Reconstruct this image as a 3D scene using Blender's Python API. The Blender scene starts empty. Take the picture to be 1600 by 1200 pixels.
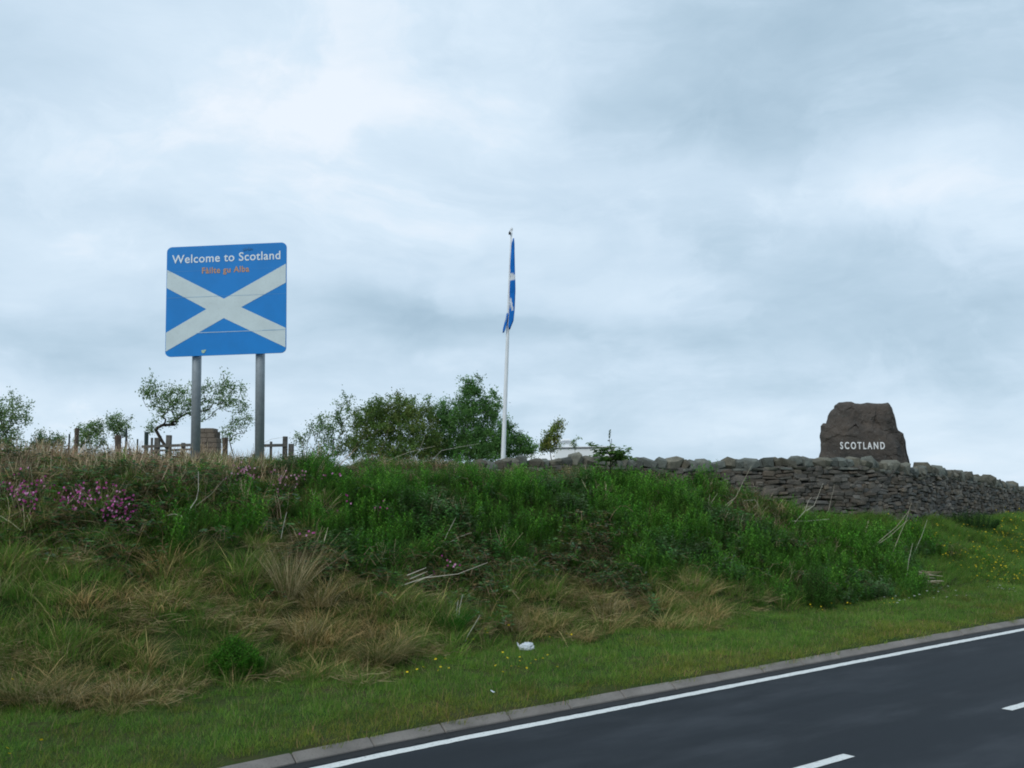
import bpy, math, random
import numpy as np
from mathutils import Vector, Matrix, Euler, noise as mnoise

SC = bpy.context.scene
COL = SC.collection
R = math.radians

# ------------------------------------------------------------------ camera
F = 1570.0; CAMH = 2.6; PITCH = R(6.1); ROLL = R(-0.8)
cd = bpy.data.cameras.new('camera'); cam = bpy.data.objects.new('camera', cd); COL.objects.link(cam)
cd.sensor_width = 36.0; cd.lens = F / 1600 * 36; cd.clip_start = 0.1; cd.clip_end = 9000
_c, _s, _cp, _sp = math.cos(ROLL), math.sin(ROLL), math.cos(PITCH), math.sin(PITCH)
cam.matrix_world = Matrix(((_c, -_s, 0, 0),
                           (-_s * _sp, -_c * _sp, -_cp, 0),
                           (_s * _cp, _c * _cp, -_sp, CAMH),
                           (0, 0, 0, 1)))
SC.camera = cam

# ------------------------------------------------------------------ world
SUN_EL, SUN_AZ = R(38), R(215)     # azimuth clockwise from +Y: behind the camera, to the left
SUN_STRENGTH = 1.4
world = bpy.data.worlds.new('World'); SC.world = world; world.use_nodes = True
vs = SC.view_settings
vs.view_transform = 'Standard'; vs.look = 'None'; vs.gamma = 1.0; vs.use_curve_mapping = False; vs.exposure = 0.0


def ray(x, y):
    u = (x - 800) / F; v = -(y - 600) / F
    u2 = _c * u - _s * v; v2 = _s * u + _c * v
    return np.array([u2, _cp - v2 * _sp, _sp + v2 * _cp])


class NT:
    def __init__(self, tree):
        self.t = tree; self.n = tree.nodes; self.l = tree.links

    def node(self, typ, **kw):
        nd = self.n.new(typ)
        for k, v in kw.items():
            setattr(nd, k, v)
        return nd

    def put(self, sock, v):
        if isinstance(v, bpy.types.NodeSocket):
            self.l.new(v, sock)
        elif v is not None:
            sock.default_value = v

    def math(self, op, a, b=None, c=None, clamp=False):
        nd = self.node('ShaderNodeMath', operation=op); nd.use_clamp = clamp
        self.put(nd.inputs[0], a); self.put(nd.inputs[1], b); self.put(nd.inputs[2], c)
        return nd.outputs[0]

    def vmath(self, op, a, b=None, out=0):
        nd = self.node('ShaderNodeVectorMath', operation=op)
        self.put(nd.inputs[0], a); self.put(nd.inputs[1], b)
        return nd.outputs[out]

    def noise(self, vec, scale, detail=4.0, rough=0.5, dist=0.0, out=0):
        nd = self.node('ShaderNodeTexNoise')
        if vec is not None: self.l.new(vec, nd.inputs['Vector'])
        nd.inputs['Scale'].default_value = scale; nd.inputs['Detail'].default_value = detail
        nd.inputs['Roughness'].default_value = rough; nd.inputs['Distortion'].default_value = dist
        return nd.outputs[out]

    def ramp(self, fac, stops, interp='LINEAR'):
        nd = self.node('ShaderNodeValToRGB'); cr = nd.color_ramp; cr.interpolation = interp
        while len(cr.elements) < len(stops): cr.elements.new(0.5)
        for e, (p, c) in zip(cr.elements, stops):
            e.position = p; e.color = (*c, 1) if len(c) == 3 else c
        self.l.new(fac, nd.inputs[0]); return nd.outputs[0]

    def mix(self, fac, a, b, typ='MIX'):
        nd = self.node('ShaderNodeMix', data_type='RGBA', blend_type=typ)
        self.put(nd.inputs[0], fac)
        for s, v in ((nd.inputs[6], a), (nd.inputs[7], b)):
            self.put(s, (*v, 1) if isinstance(v, tuple) and len(v) == 3 else v)
        return nd.outputs[2]

    def smooth(self, v, a, b, lo=0.0, hi=1.0):
        nd = self.node('ShaderNodeMapRange', interpolation_type='SMOOTHSTEP')
        self.put(nd.inputs[0], v)
        for i, q in zip((1, 2, 3, 4), (a, b, lo, hi)): nd.inputs[i].default_value = q
        return nd.outputs[0]


def build_world():
    g = NT(world.node_tree); g.n.clear()
    out = g.node('ShaderNodeOutputWorld'); bg = g.node('ShaderNodeBackground')
    g.l.new(bg.outputs[0], out.inputs[0]); bg.inputs[1].default_value = 0.1
    sky = g.node('ShaderNodeTexSky', sky_type='NISHITA'); sky.sun_disc = False
    sky.sun_elevation = SUN_EL; sky.sun_rotation = SUN_AZ; sky.altitude = 400
    tc = g.node('ShaderNodeTexCoord'); D = tc.outputs['Generated']
    sep = g.node('ShaderNodeSeparateXYZ'); g.l.new(D, sep.inputs[0])
    den = g.math('ADD', g.math('MAXIMUM', sep.outputs[2], -0.02), 0.20)
    cb = g.node('ShaderNodeCombineXYZ')
    g.l.new(g.math('DIVIDE', sep.outputs[0], den), cb.inputs[0]); g.l.new(g.math('DIVIDE', sep.outputs[1], den), cb.inputs[1])
    P = cb.outputs[0]
    # cloud deck seen in perspective, soft and layered
    warp = g.noise(D, 5.5, 4, 0.55, 0, 1)
    wv = g.vmath('MULTIPLY', g.vmath('SUBTRACT', warp, (0.5, 0.5, 0.5)), (0.20, 0.14, 0.10))
    DW = g.vmath('ADD', D, wv)
    val = g.math('MULTIPLY_ADD', g.smooth(g.noise(P, 1.15, 7, 0.52, 0.25), 0.28, 0.72), 0.30, 0.42)
    val = g.math('MULTIPLY_ADD', g.math('SUBTRACT', g.noise(P, 3.6, 6, 0.56, 0.35), 0.5), 0.24, val)
    val = g.math('MULTIPLY_ADD', g.math('SUBTRACT', g.noise(D, 2.2, 3, 0.5), 0.5), 0.35, val)
    fr = g.vmath('MULTIPLY', D, (1.0, 1.0, 2.6))
    fine = g.noise(g.vmath('ADD', fr, wv), 8.0, 9, 0.62, 0.55)
    val = g.math('MULTIPLY_ADD', g.math('SUBTRACT', fine, 0.5), 0.42, val)
    edge = g.smooth(g.noise(g.vmath('ADD', g.vmath('MULTIPLY', D, (1.0, 1.0, 2.2)), wv), 3.4, 9, 0.6, 0.5), 0.47, 0.60)
    val = g.math('MULTIPLY_ADD', g.math('SUBTRACT', edge, 0.5), 0.16, val)
    blobs = [(330, 190, 560, 280, .28), (800, 170, 170, 130, .30), (1250, 130, 640, 190, -.28), (1000, 210, 200, 80, -.10),
             (640, 500, 300, 62, -.42), (120, 530, 320, 70, -.28), (980, 520, 240, 45, -.26), (1480, 510, 420, 130, -.42),
             (1280, 400, 380, 70, -.2), (250, 645, 520, 80, .14), (560, 330, 320, 90, .14), (980, 275, 240, 55, .22),
             (1450, 255, 300, 80, .18), (1250, 10, 500, 90, -.16), (60, 120, 240, 260, -.1), (1130, 330, 160, 60, .08),
             (1560, 130, 160, 90, .12), (1150, 640, 420, 70, .06), (250, 350, 330, 60, -.12), (460, 60, 480, 160, .08), (1330, 300, 300, 40, .12), (760, 400, 320, 40, -.08), (420, 450, 260, 34, -.16)]
    for x, y, rx, ry, a in blobs:
        d = ray(x, y); d /= np.linalg.norm(d)
        q = g.vmath('MULTIPLY', g.vmath('SUBTRACT', DW, tuple(d)), (F / rx, F / rx, F / ry))
        ln = g.vmath('LENGTH', q, None, 1)
        val = g.math('ADD', val, g.smooth(ln, 0.0, 1.15, a, 0.0))
    col = g.ramp(val, [(0.0, (4.0, 5.5, 6.8)), (0.25, (5.0, 6.55, 7.9)), (0.50, (6.1, 7.6, 9.0)), (0.75, (7.1, 8.5, 9.8)), (1.0, (8.6, 9.4, 10.3))])
    k = g.mix(0.04, col, sky.outputs[0])
    g.l.new(k, bg.inputs[0])


build_world()
sl = bpy.data.lights.new('sun', 'SUN'); sl.energy = SUN_STRENGTH; sl.angle = R(30); sl.color = (1.0, 0.96, 0.9)
sun = bpy.data.objects.new('sun', sl); COL.objects.link(sun)
sd = Vector((math.sin(SUN_AZ) * math.cos(SUN_EL), math.cos(SUN_AZ) * math.cos(SUN_EL), math.sin(SUN_EL)))
sun.rotation_euler = (-sd).to_track_quat('-Z', 'Y').to_euler(); sun.location = (0, 0, 30)

# ------------------------------------------------------------------ frames of reference
TH = R(37.6)
DS = np.array([math.cos(TH), math.sin(TH)]); DN = np.array([-math.sin(TH), math.cos(TH)])


def W(s, t):
    return s * DS[0] + t * DN[0], s * DS[1] + t * DN[1]


def bend(s):
    s = np.asarray(s, float); a = np.clip(6.5 - s, 0, None); b = np.minimum(a, 3)
    c = np.clip(s - 15, 0, 8)
    return -(.02 * b * b + .12 * np.clip(a - 3, 0, 6)) - .0016 * c * c


def bend_w(t): return np.clip(1 - np.abs(np.asarray(t, float) - 9.4) / 3.0, 0, 1)


TN = [-60, -4.2, -4.0, 9.30, 9.42, 9.5, 12, 13, 14, 15, 16, 17, 18.5, 20, 24, 30]
_st = [(-60, [.1, .35, .9, 1.6, 2.35, 2.85, 3.02, 3.05, 3.05, 2.8, 2.4]),
       (11, [.1, .35, .9, 1.6, 2.35, 2.85, 3.02, 3.05, 3.0, 2.7, 2.3]),
       (15, [.1, .35, .85, 1.55, 2.25, 2.72, 2.92, 2.85, 2.5, 2.0, 1.9]),
       (18, [.1, .33, .85, 1.6, 2.35, 2.62, 2.6, 2.4, 2.2, 2.0, 1.9]),
       (22, [.1, .33, .85, 1.45, 1.98, 2.05, 2.05, 2.0, 2.0, 1.9, 1.9]),
       (25, [.1, .3, .72, 1.25, 1.78, 1.9, 1.95, 1.95, 1.95, 1.9, 1.9]),
       (30, [.1, .3, .58, .9, 1.2, 1.5, 1.7, 1.8, 1.85, 1.9, 1.9]),
       (38, [.1, .3, .48, .65, .82, .98, 1.14, 1.40, 1.5, 1.7, 1.8]),
       (70, [.1, .25, .35, .45, .55, .7, .85, 1.0, 1.1, 1.3, 1.4])]
_SS = np.array([a for a, b in _st]); _ZZ = np.array([[-0.15, .08, -.06, -.06, -.06] + b for a, b in _st])


def zbase(s, t):
    s = np.atleast_1d(np.asarray(s, float)); t = np.atleast_1d(np.asarray(t, float)); t = t - bend(s) * bend_w(t)
    cols = np.stack([np.interp(t, TN, _ZZ[i]) for i in range(len(_SS))])
    sc = np.clip(s, _SS[0], _SS[-1]); k = np.clip(np.searchsorted(_SS, sc) - 1, 0, len(_SS) - 2)
    f = (sc - _SS[k]) / (_SS[k + 1] - _SS[k]); idx = np.arange(len(s))
    z = cols[k, idx] * (1 - f) + cols[k + 1, idx] * f
    z = z - np.clip(t - 30, 0, None) * 0.04 - np.clip(-t - 60, 0, None) * 0.03
    return z


def zground(s, t):
    z = zbase(s, t); s = np.atleast_1d(s); t = np.atleast_1d(t)
    m = np.clip((t - 9.8) / 1.5, 0, 1) * 0.5 + np.clip((t - 12) / 1.5, 0, 1)
    m = m * (t < 80)
    return z + m * (0.09 * np.sin(s * 1.3 + 1.1 * np.sin(t * .9)) * np.sin(t * 1.15 + .6 * s)
                    + 0.05 * np.sin(s * 2.9 + t * 1.7) * np.sin(t * 3.1 - s * .8) + .03 * np.sin(s * 5.3 - t * 2.2))


def gz(x, y):
    s = x * DS[0] + y * DS[1]; t = x * DN[0] + y * DN[1]
    return float(zground(s, t)[0])


def atz(px, py, Z):
    """point seen at a photo pixel, Z metres ahead"""
    r = ray(px, py); p = r * (Z / r[1]); p[2] += CAMH
    return Vector(p)


def onground(px, py, start=9.0):
    """point of the ground under a photo pixel"""
    r = ray(px, py); Z = start
    while Z < 80:
        p = r * (Z / r[1])
        if p[2] + CAMH <= gz(p[0], p[1]): break
        Z += 0.05
    return Vector((p[0], p[1], gz(p[0], p[1])))


# ------------------------------------------------------------------ mesh helpers
class MB:
    def __init__(self):
        self.v = []; self.f = []; self.c = []; self.m = []

    def add(self, verts, faces, col=None, mi=0):
        o = len(self.v); self.v.extend([tuple(p) for p in verts])
        self.f.extend([tuple(i + o for i in f) for f in faces]); self.m.extend([mi] * len(faces))
        if col is not None:
            if len(self.c) < o: self.c.extend([(1, 1, 1)] * (o - len(self.c)))
            self.c.extend([col] * len(verts) if isinstance(col[0], (int, float)) else list(col))

    def box(self, c, sx, sy, sz, rot=None, mi=0):
        vs_ = [Vector((x * sx / 2, y * sy / 2, z * sz / 2)) for x in (-1, 1) for y in (-1, 1) for z in (-1, 1)]
        if rot is not None: vs_ = [rot @ v for v in vs_]
        c = Vector(c)
        self.add([v + c for v in vs_], [(0, 1, 3, 2), (4, 6, 7, 5), (0, 4, 5, 1), (2, 3, 7, 6), (0, 2, 6, 4), (1, 5, 7, 3)], mi=mi)

    def tube(self, pts, rad, n=8, cap=True, col=None, mi=0):
        pts = [Vector(p) for p in pts]; rings = []
        up = Vector((0.13, 0.31, 0.94)).normalized()
        for i, p in enumerate(pts):
            a = pts[max(0, i - 1)]; b = pts[min(len(pts) - 1, i + 1)]
            d = (b - a).normalized()
            x = d.cross(up)
            if x.length < 0.15: x = d.cross(Vector((1, 0, 0)))
            x.normalize(); y = d.cross(x)
            r = rad[i] if hasattr(rad, '__len__') else rad
            rings.append([p + (x * math.cos(2 * math.pi * k / n) + y * math.sin(2 * math.pi * k / n)) * r for k in range(n)])
        vv = [v for r_ in rings for v in r_]; ff = []
        for i in range(len(pts) - 1):
            for k in range(n):
                ff.append((i * n + k, i * n + (k + 1) % n, (i + 1) * n + (k + 1) % n, (i + 1) * n + k))
        if cap:
            ff.append(tuple(range(n))[::-1]); ff.append(tuple((len(pts) - 1) * n + k for k in range(n)))
        self.add(vv, ff, col, mi)

    def mesh(self, name, off=(0, 0, 0)):
        me = bpy.data.meshes.new(name)
        ox, oy, oz = off
        me.from_pydata([(a - ox, b - oy, c - oz) for a, b, c in self.v], [], self.f)
        if self.c:
            at = me.color_attributes.new('Col', 'FLOAT_COLOR', 'POINT')
            a = np.ones((len(self.v), 4), np.float32); a[:len(self.c), :3] = np.array(self.c); at.data.foreach_set('color', a.ravel())
        if any(self.m): me.polygons.foreach_set('material_index', self.m)
        me.update(); return me


def smooth(me, on=True):
    me.polygons.foreach_set('use_smooth', [on] * len(me.polygons))


def obj(name, mb, mat, parent=None, sm=False):
    off = parent_loc(parent) if parent else (0, 0, 0)
    me = mb.mesh(name, off) if isinstance(mb, MB) else mb
    for m_ in (mat if isinstance(mat, (list, tuple)) else [mat]): me.materials.append(m_)
    if sm: smooth(me)
    o = bpy.data.objects.new(name, me); COL.objects.link(o)
    if parent: o.parent = parent
    return o


def parent_loc(p):
    x, y, z = p.location
    while p.parent:
        p = p.parent; x += p.location[0]; y += p.location[1]; z += p.location[2]
    return (x, y, z)


def tag(o, label=None, cat=None, group=None, kind=None):
    if label: o['label'] = label
    if cat: o['category'] = cat
    if group: o['group'] = group
    if kind: o['kind'] = kind
    return o


def thing(name, label, cat, loc, group=None):
    o = bpy.data.objects.new(name, None); COL.objects.link(o); o.location = loc; o.empty_display_size = .2
    return tag(o, label, cat, group)


# ------------------------------------------------------------------ materials
def new_mat(name):
    m = bpy.data.materials.new(name); m.use_nodes = True
    g = NT(m.node_tree); b = g.n['Principled BSDF']
    return m, g, b


def setp(b, **kw):
    for k, v in kw.items():
        b.inputs[k.replace('_', ' ')].default_value = v


def bump(g, b, h, strength=.4, dist=.01):
    n = g.node('ShaderNodeBump'); n.inputs['Strength'].default_value = strength; n.inputs['Distance'].default_value = dist
    g.l.new(h, n.inputs['Height']); g.l.new(n.outputs[0], b.inputs['Normal'])


def pos(g):
    return g.node('ShaderNodeNewGeometry').outputs['Position']


def objc(g):
    return g.node('ShaderNodeTexCoord').outputs['Object']


def plain(name, col, rough=.6, spec=.3, var=.12, scale=8, metal=0.0, bmp=0.0):
    m, g, b = new_mat(name)
    n = g.noise(pos(g), scale, 5, .6)
    lo = tuple(c * (1 - var) for c in col); hi = tuple(min(1, c * (1 + var)) for c in col)
    g.l.new(g.ramp(n, [(.3, lo), (.7, hi)]), b.inputs['Base Color'])
    setp(b, Roughness=rough, Specular_IOR_Level=spec, Metallic=metal)
    if bmp: bump(g, b, g.noise(pos(g), scale * 4, 5, .6), bmp, .01)
    return m


def leafmat(name, instancer=True, transl=.42, rough=.55, spec=.25):
    m, g, b = new_mat(name)
    a = g.node('ShaderNodeAttribute', attribute_name='Col', attribute_type='GEOMETRY')
    c = a.outputs['Color']
    if instancer:
        t = g.node('ShaderNodeAttribute', attribute_name='tint', attribute_type='INSTANCER')
        c = g.mix(1.0, c, t.outputs['Color'], 'MULTIPLY')
    g.l.new(c, b.inputs['Base Color']); setp(b, Roughness=rough, Specular_IOR_Level=spec)
    tr = g.node('ShaderNodeBsdfTranslucent'); g.l.new(c, tr.inputs[0])
    mx = g.node('ShaderNodeMixShader'); mx.inputs[0].default_value = transl
    g.l.new(b.outputs[0], mx.inputs[1]); g.l.new(tr.outputs[0], mx.inputs[2])
    g.l.new(mx.outputs[0], g.n['Material Output'].inputs[0])
    return m


M = {}
M['leaf_i'] = leafmat('meadow_leaf')
M['leaf'] = leafmat('tree_leaf', False)
M['dry'] = leafmat('dry_stem', False, .1, .8, .1)


def mk_ground():
    m, g, b = new_mat('soil_and_turf')
    p = pos(g); n1 = g.noise(p, .8, 5, .6); n2 = g.noise(p, 14, 5, .65)
    c = g.mix(g.smooth(n1, .35, .65), (.034, .070, .016), (.062, .064, .026))
    c = g.mix(g.smooth(n2, .5, .75), c, (.06, .05, .025))
    g.l.new(c, b.inputs['Base Color']); setp(b, Roughness=.95, Specular_IOR_Level=.1)
    bump(g, b, n2, .8, .05); return m


M['ground'] = mk_ground()


def st_coords(g):
    """position turned into the road's frame: x along the kerb, y across"""
    mp = g.node('ShaderNodeMapping', vector_type='POINT'); mp.inputs['Rotation'].default_value = (0, 0, -TH)
    g.l.new(pos(g), mp.inputs[0]); return mp.outputs[0]


def mk_road():
    m, g, b = new_mat('asphalt')
    q = st_coords(g)
    agg = g.noise(q, 90, 4, .8); mid = g.noise(q, 9, 5, .6)
    lon = g.noise(g.vmath('MULTIPLY', q, (.10, 1.5, 1)), 1.6, 4, .55)
    blot = g.noise(g.vmath('MULTIPLY', q, (.35, 1, 1)), .9, 5, .6)
    c = g.ramp(lon, [(.3, (.008, .012, .017)), (.7, (.022, .028, .035))])
    sy = g.node('ShaderNodeSeparateXYZ'); g.l.new(q, sy.inputs[0])
    tr = g.math('SINE', g.math('MULTIPLY', sy.outputs[1], 3.9))
    c = g.mix(g.smooth(tr, -.2, 1.0, 0, .45), c, (.012, .016, .021))
    c = g.mix(g.smooth(blot, .45, .72), c, (.033, .039, .047))
    c = g.mix(g.math('MULTIPLY', g.smooth(agg, .55, .75), .6), c, (.07, .072, .075))
    c = g.mix(g.math('MULTIPLY', g.smooth(mid, .55, .8), .35), c, (.016, .020, .025))
    g.l.new(c, b.inputs['Base Color'])
    g.l.new(g.smooth(lon, .2, .8, .7, .85), b.inputs['Roughness']); setp(b, Specular_IOR_Level=.22)
    bump(g, b, agg, .5, .004); return m


def mk_paint():
    m, g, b = new_mat('road_paint')
    q = st_coords(g); n = g.noise(q, 30, 6, .7); n2 = g.noise(q, 3, 4, .6)
    c = g.ramp(n, [(.25, (.16, .17, .17)), (.47, (.68, .70, .68))])
    c = g.mix(g.smooth(n2, .5, .8, 0, .35), c, (.45, .46, .45))
    g.l.new(c, b.inputs['Base Color']); setp(b, Roughness=.6); bump(g, b, n, .3, .003); return m


def mk_kerb():
    m, g, b = new_mat('kerb_concrete')
    p = pos(g); n = g.noise(p, 3, 5, .6); f = g.noise(p, 60, 4, .7)
    ri = g.node('ShaderNodeObjectInfo').outputs['Random']
    c = g.ramp(n, [(.3, (.15, .138, .125)), (.7, (.26, .24, .218))])
    c = g.mix(g.math('MULTIPLY', ri, .4), c, (.18, .165, .15))
    c = g.mix(g.smooth(f, .5, .75, 0, .6), c, (.08, .08, .065))
    g.l.new(c, b.inputs['Base Color']); setp(b, Roughness=.85, Specular_IOR_Level=.2); bump(g, b, f, .5, .005); return m


def mk_stone(name, a, b_, c_, lich, sc=3.0, rnd=.5, bs=.7, vc=False):
    m, g, b = new_mat(name)
    p = pos(g); n = g.noise(p, sc, 6, .62); f = g.noise(p, sc * 9, 5, .7)
    ri = g.node('ShaderNodeObjectInfo').outputs['Random']
    c = g.ramp(n, [(.3, a), (.55, b_), (.75, c_)])
    c = g.mix(g.math('MULTIPLY', ri, rnd), c, a)
    c = g.mix(g.smooth(f, .56, .72, 0, .8), c, lich)
    if vc:
        c = g.mix(1.0, c, g.node('ShaderNodeAttribute', attribute_name='Col', attribute_type='GEOMETRY').outputs['Color'], 'MULTIPLY')
    g.l.new(c, b.inputs['Base Color']); setp(b, Roughness=.9, Specular_IOR_Level=.2); bump(g, b, f, bs, .03); return m


M['road'] = mk_road(); M['paint'] = mk_paint(); M['kerb'] = mk_kerb()
M['tar'] = plain('old_tar', (.009, .010, .012), .7, .4, .4, 30, bmp=.4)
M['wallstone'] = mk_stone('wall_stone', (.070, .064, .056), (.140, .124, .104), (.20, .17, .135), (.26, .26, .22), 2.6, .55, .7, True)
M['copestone'] = mk_stone('coping_stone', (.075, .074, .062), (.135, .137, .112), (.185, .18, .145), (.25, .27, .20), 3.0, .45, .7, True)
M['core'] = plain('wall_core', (.018, .017, .016), .95, .1, .4, 20)
M['monolith'] = mk_stone('monolith_rock', (.045, .043, .040), (.082, .070, .060), (.110, .088, .070), (.15, .155, .14), 1.6, 0, 1.0)
M['white_letter'] = plain('white_letter_paint', (.78, .79, .78), .6, .3, .06, 20)
M['steel'] = plain('galvanised_steel', (.30, .34, .37), .5, .5, .12, 12, .35)
M['signback'] = plain('sign_aluminium', (.35, .37, .38), .5, .5, .1, 4, .5)
M['wood'] = plain('weathered_wood', (.12, .115, .105), .9, .15, .35, 14, bmp=.5)
M['wood_brown'] = plain('brown_wood', (.10, .078, .062), .9, .15, .35, 14, bmp=.5)
M['stake'] = plain('green_metal_stake', (.02, .04, .035), .6, .4, .2, 14)
M['block'] = mk_stone('pillar_block', (.13, .11, .088), (.20, .165, .13), (.25, .21, .16), (.12, .11, .08), 5, .5, .5)
M['mortar'] = plain('pillar_mortar', (.10, .085, .07), .95, .1, .3, 20)
M['polewhite'] = plain('flagpole_paint', (.72, .75, .77), .4, .4, .06, 5)
M['black'] = plain('black_fitting', (.02, .02, .02), .5, .4, .1, 5)
M['vanwhite'] = plain('van_paint', (.82, .84, .85), .35, .5, .05, 2)
M['vantrim'] = plain('van_trim', (.12, .13, .14), .5, .4, .1, 5)
M['tyre'] = plain('tyre_rubber', (.02, .02, .02), .85, .2, .1, 20)
M['rim'] = plain('wheel_rim', (.3, .3, .31), .4, .5, .1, 20, .7)
M['lampred'] = plain('red_lamp_lens', (.4, .02, .02), .3, .5, .05, 5)
M['bark'] = plain('bark', (.055, .045, .037), .9, .1, .35, 25, bmp=.5)
M['bag'] = plain('white_plastic_bag', (.55, .60, .64), .35, .5, .08, 18, bmp=.3)


def mk_glass():
    m, g, b = new_mat('dark_window_glass'); setp(b, Roughness=.08, Specular_IOR_Level=.6)
    b.inputs['Base Color'].default_value = (.03, .035, .04, 1); return m


M['glass'] = mk_glass()


def mk_blue(name, col, rough=.35, spec=.4, dirt=.0):
    m, g, b = new_mat(name)
    n = g.noise(pos(g), 2.2, 5, .6); n2 = g.noise(pos(g), 25, 4, .6)
    lo = tuple(c * .9 for c in col)
    c = g.mix(g.smooth(n, .35, .7), col, lo)
    if dirt: c = g.mix(g.smooth(n2, .5, .8, 0, dirt), c, (.25, .27, .25))
    g.l.new(c, b.inputs['Base Color']); setp(b, Roughness=rough, Specular_IOR_Level=spec); return m


M['signblue'] = mk_blue('sign_blue', (.004, .215, .62), .4, .3)
M['signgrey'] = mk_blue('saltire_white', (.60, .70, .72), .45, .3, .18)
M['signtext'] = plain('sign_text_white', (.72, .80, .86), .45, .3, .03)
M['signorange'] = plain('sign_text_orange', (.52, .29, .16), .5, .3, .1, 30)
M['seam'] = plain('panel_seam', (.16, .36, .58), .6, .3, .1)
M['seam_light'] = plain('pale_panel_seam', (.50, .66, .78), .6, .3, .1)
M['smudge'] = plain('sticker_residue', (.03, .16, .40), .7, .2, .5, 40)
M['sticker'] = plain('sticker_paper', (.40, .55, .42), .7, .2, .5, 60)
M['flagblue'] = leafmat('flag_cloth', False, .25, .8, .1)

# ------------------------------------------------------------------ structure: ground, road, kerb
def build_ground():
    s = np.unique(np.concatenate([np.linspace(-3000, -100, 12), np.linspace(-100, -8, 20), np.arange(-8, 48, .2), np.linspace(48, 120, 30), np.linspace(120, 3000, 14)]).round(3))
    t = np.unique(np.concatenate([np.linspace(-3000, -60, 10), np.linspace(-60, -5, 14), [-4.2, -4.0, 0, 5, 9.3, 9.42, 9.5], np.arange(9.7, 22, .15),
                                  np.linspace(22, 60, 30), np.linspace(60, 3000, 16)]).round(3))
    S, T = np.meshgrid(s, t, indexing='ij'); S = S.ravel(); T = T.ravel(); T = T + bend(S) * bend_w(T)
    z = zground(S, T); x, y = W(S, T)
    n, m = len(s), len(t)
    v = np.stack([x, y, z], 1)
    i, j = np.meshgrid(np.arange(n - 1), np.arange(m - 1), indexing='ij'); a = (i * m + j).ravel()
    f = np.stack([a, a + m, a + m + 1, a + 1], 1)
    me = bpy.data.meshes.new('ground'); me.from_pydata(v.tolist(), [], f.tolist()); me.materials.append(M['ground']); smooth(me)
    o = bpy.data.objects.new('ground', me); COL.objects.link(o); o['kind'] = 'structure'


build_ground()


def strip(mb, s0, s1, t0, t1, z, ds=1.0, jag=0.0, rng=None):
    n = max(1, int((s1 - s0) / ds)); vs_ = []; fs = []
    for i in range(n + 1):
        s = s0 + (s1 - s0) * i / n
        ja = rng.uniform(-jag, jag) if jag else 0; jb = rng.uniform(-jag, jag) if jag else 0
        for t in (t0 + ja, t1 + jb):
            x, y = W(s, t + (float(bend(s)) if t > 8 else 0)); vs_.append((x, y, z))
        if i: fs.append((2 * i - 2, 2 * i, 2 * i + 1, 2 * i - 1))
    mb.add(vs_, fs)


rg = random.Random(5)
mb = MB(); strip(mb, -300, -20, -4.0, 9.44, 0.0, 30); strip(mb, -20, 60, -4.0, 9.44, 0.0, .5); strip(mb, 60, 600, -4.0, 9.44, 0.0, 30)
tag(obj('road', mb, M['road']), kind='structure')
mb = MB(); strip(mb, -30, 90, 9.19, 9.42, 0.003, .08, .03, rg)
tag(obj('gutter_strip', mb, M['tar']), kind='structure')
mb = MB(); strip(mb, -40, 200, 8.985, 9.135, 0.005, .10, .007, rg)
tag(obj('edge_line', mb, M['paint']), kind='structure')
cl = bpy.data.objects.new('centre_line', None); COL.objects.link(cl); cl['kind'] = 'structure'
for k in range(-3, 8):
    mb = MB(); e = 8.72 + k * 6.0; strip(mb, e - 2.9, e, 5.97, 6.10, 0.006, .12, .004, rg)
    obj('road_dash', mb, M['paint'], cl)

# kerb: battered kerb stones, each its own piece
kerb = bpy.data.objects.new('kerb', None); COL.objects.link(kerb); kerb['kind'] = 'structure'


def kerb_mesh(seed):
    r = random.Random(seed); L = .889
    prof = [(-.075, -.10), (-.075, .018), (-.062, .030), (.012, .082), (.030, .086), (.068, .088), (.068, -.10)]
    xs = [0, .012, L / 2, L - .012, L]; v = []; f = []
    for i, x in enumerate(xs):
        for (a, z) in prof:
            k = .008 if i in (0, 4) else 0
            v.append((x - L / 2, a + (k if a < 0 else 0) + r.uniform(-.002, .002), z - (k if z > 0 else 0) + r.uniform(-.003, .003)))
    n = len(prof)
    for i in range(4):
        for k in range(n): f.append((i * n + k, i * n + (k + 1) % n, (i + 1) * n + (k + 1) % n, (i + 1) * n + k))
    f.append(tuple(range(n))); f.append(tuple(4 * n + k for k in range(n))[::-1])
    m_ = MB(); m_.add(v, f); me = m_.mesh('kerb_stone'); me.materials.append(M['kerb']); return me


KM = [kerb_mesh(i) for i in range(5)]
for i in range(-14, 60):
    o = bpy.data.objects.new('kerb_stone', rg.choice(KM)); COL.objects.link(o); o.parent = kerb
    ks = 6.25 + .9 * i + .45; sl_ = float(bend(ks + .3) - bend(ks - .3)) / .6
    x, y = W(ks, 9.455 + float(bend(ks)) + rg.uniform(-.005, .005)); o.location = (x, y, rg.uniform(-.006, .004))
    o.rotation_euler = (0, rg.uniform(-.004, .004), TH + math.atan(sl_) + rg.uniform(-.006, .006))

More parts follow.
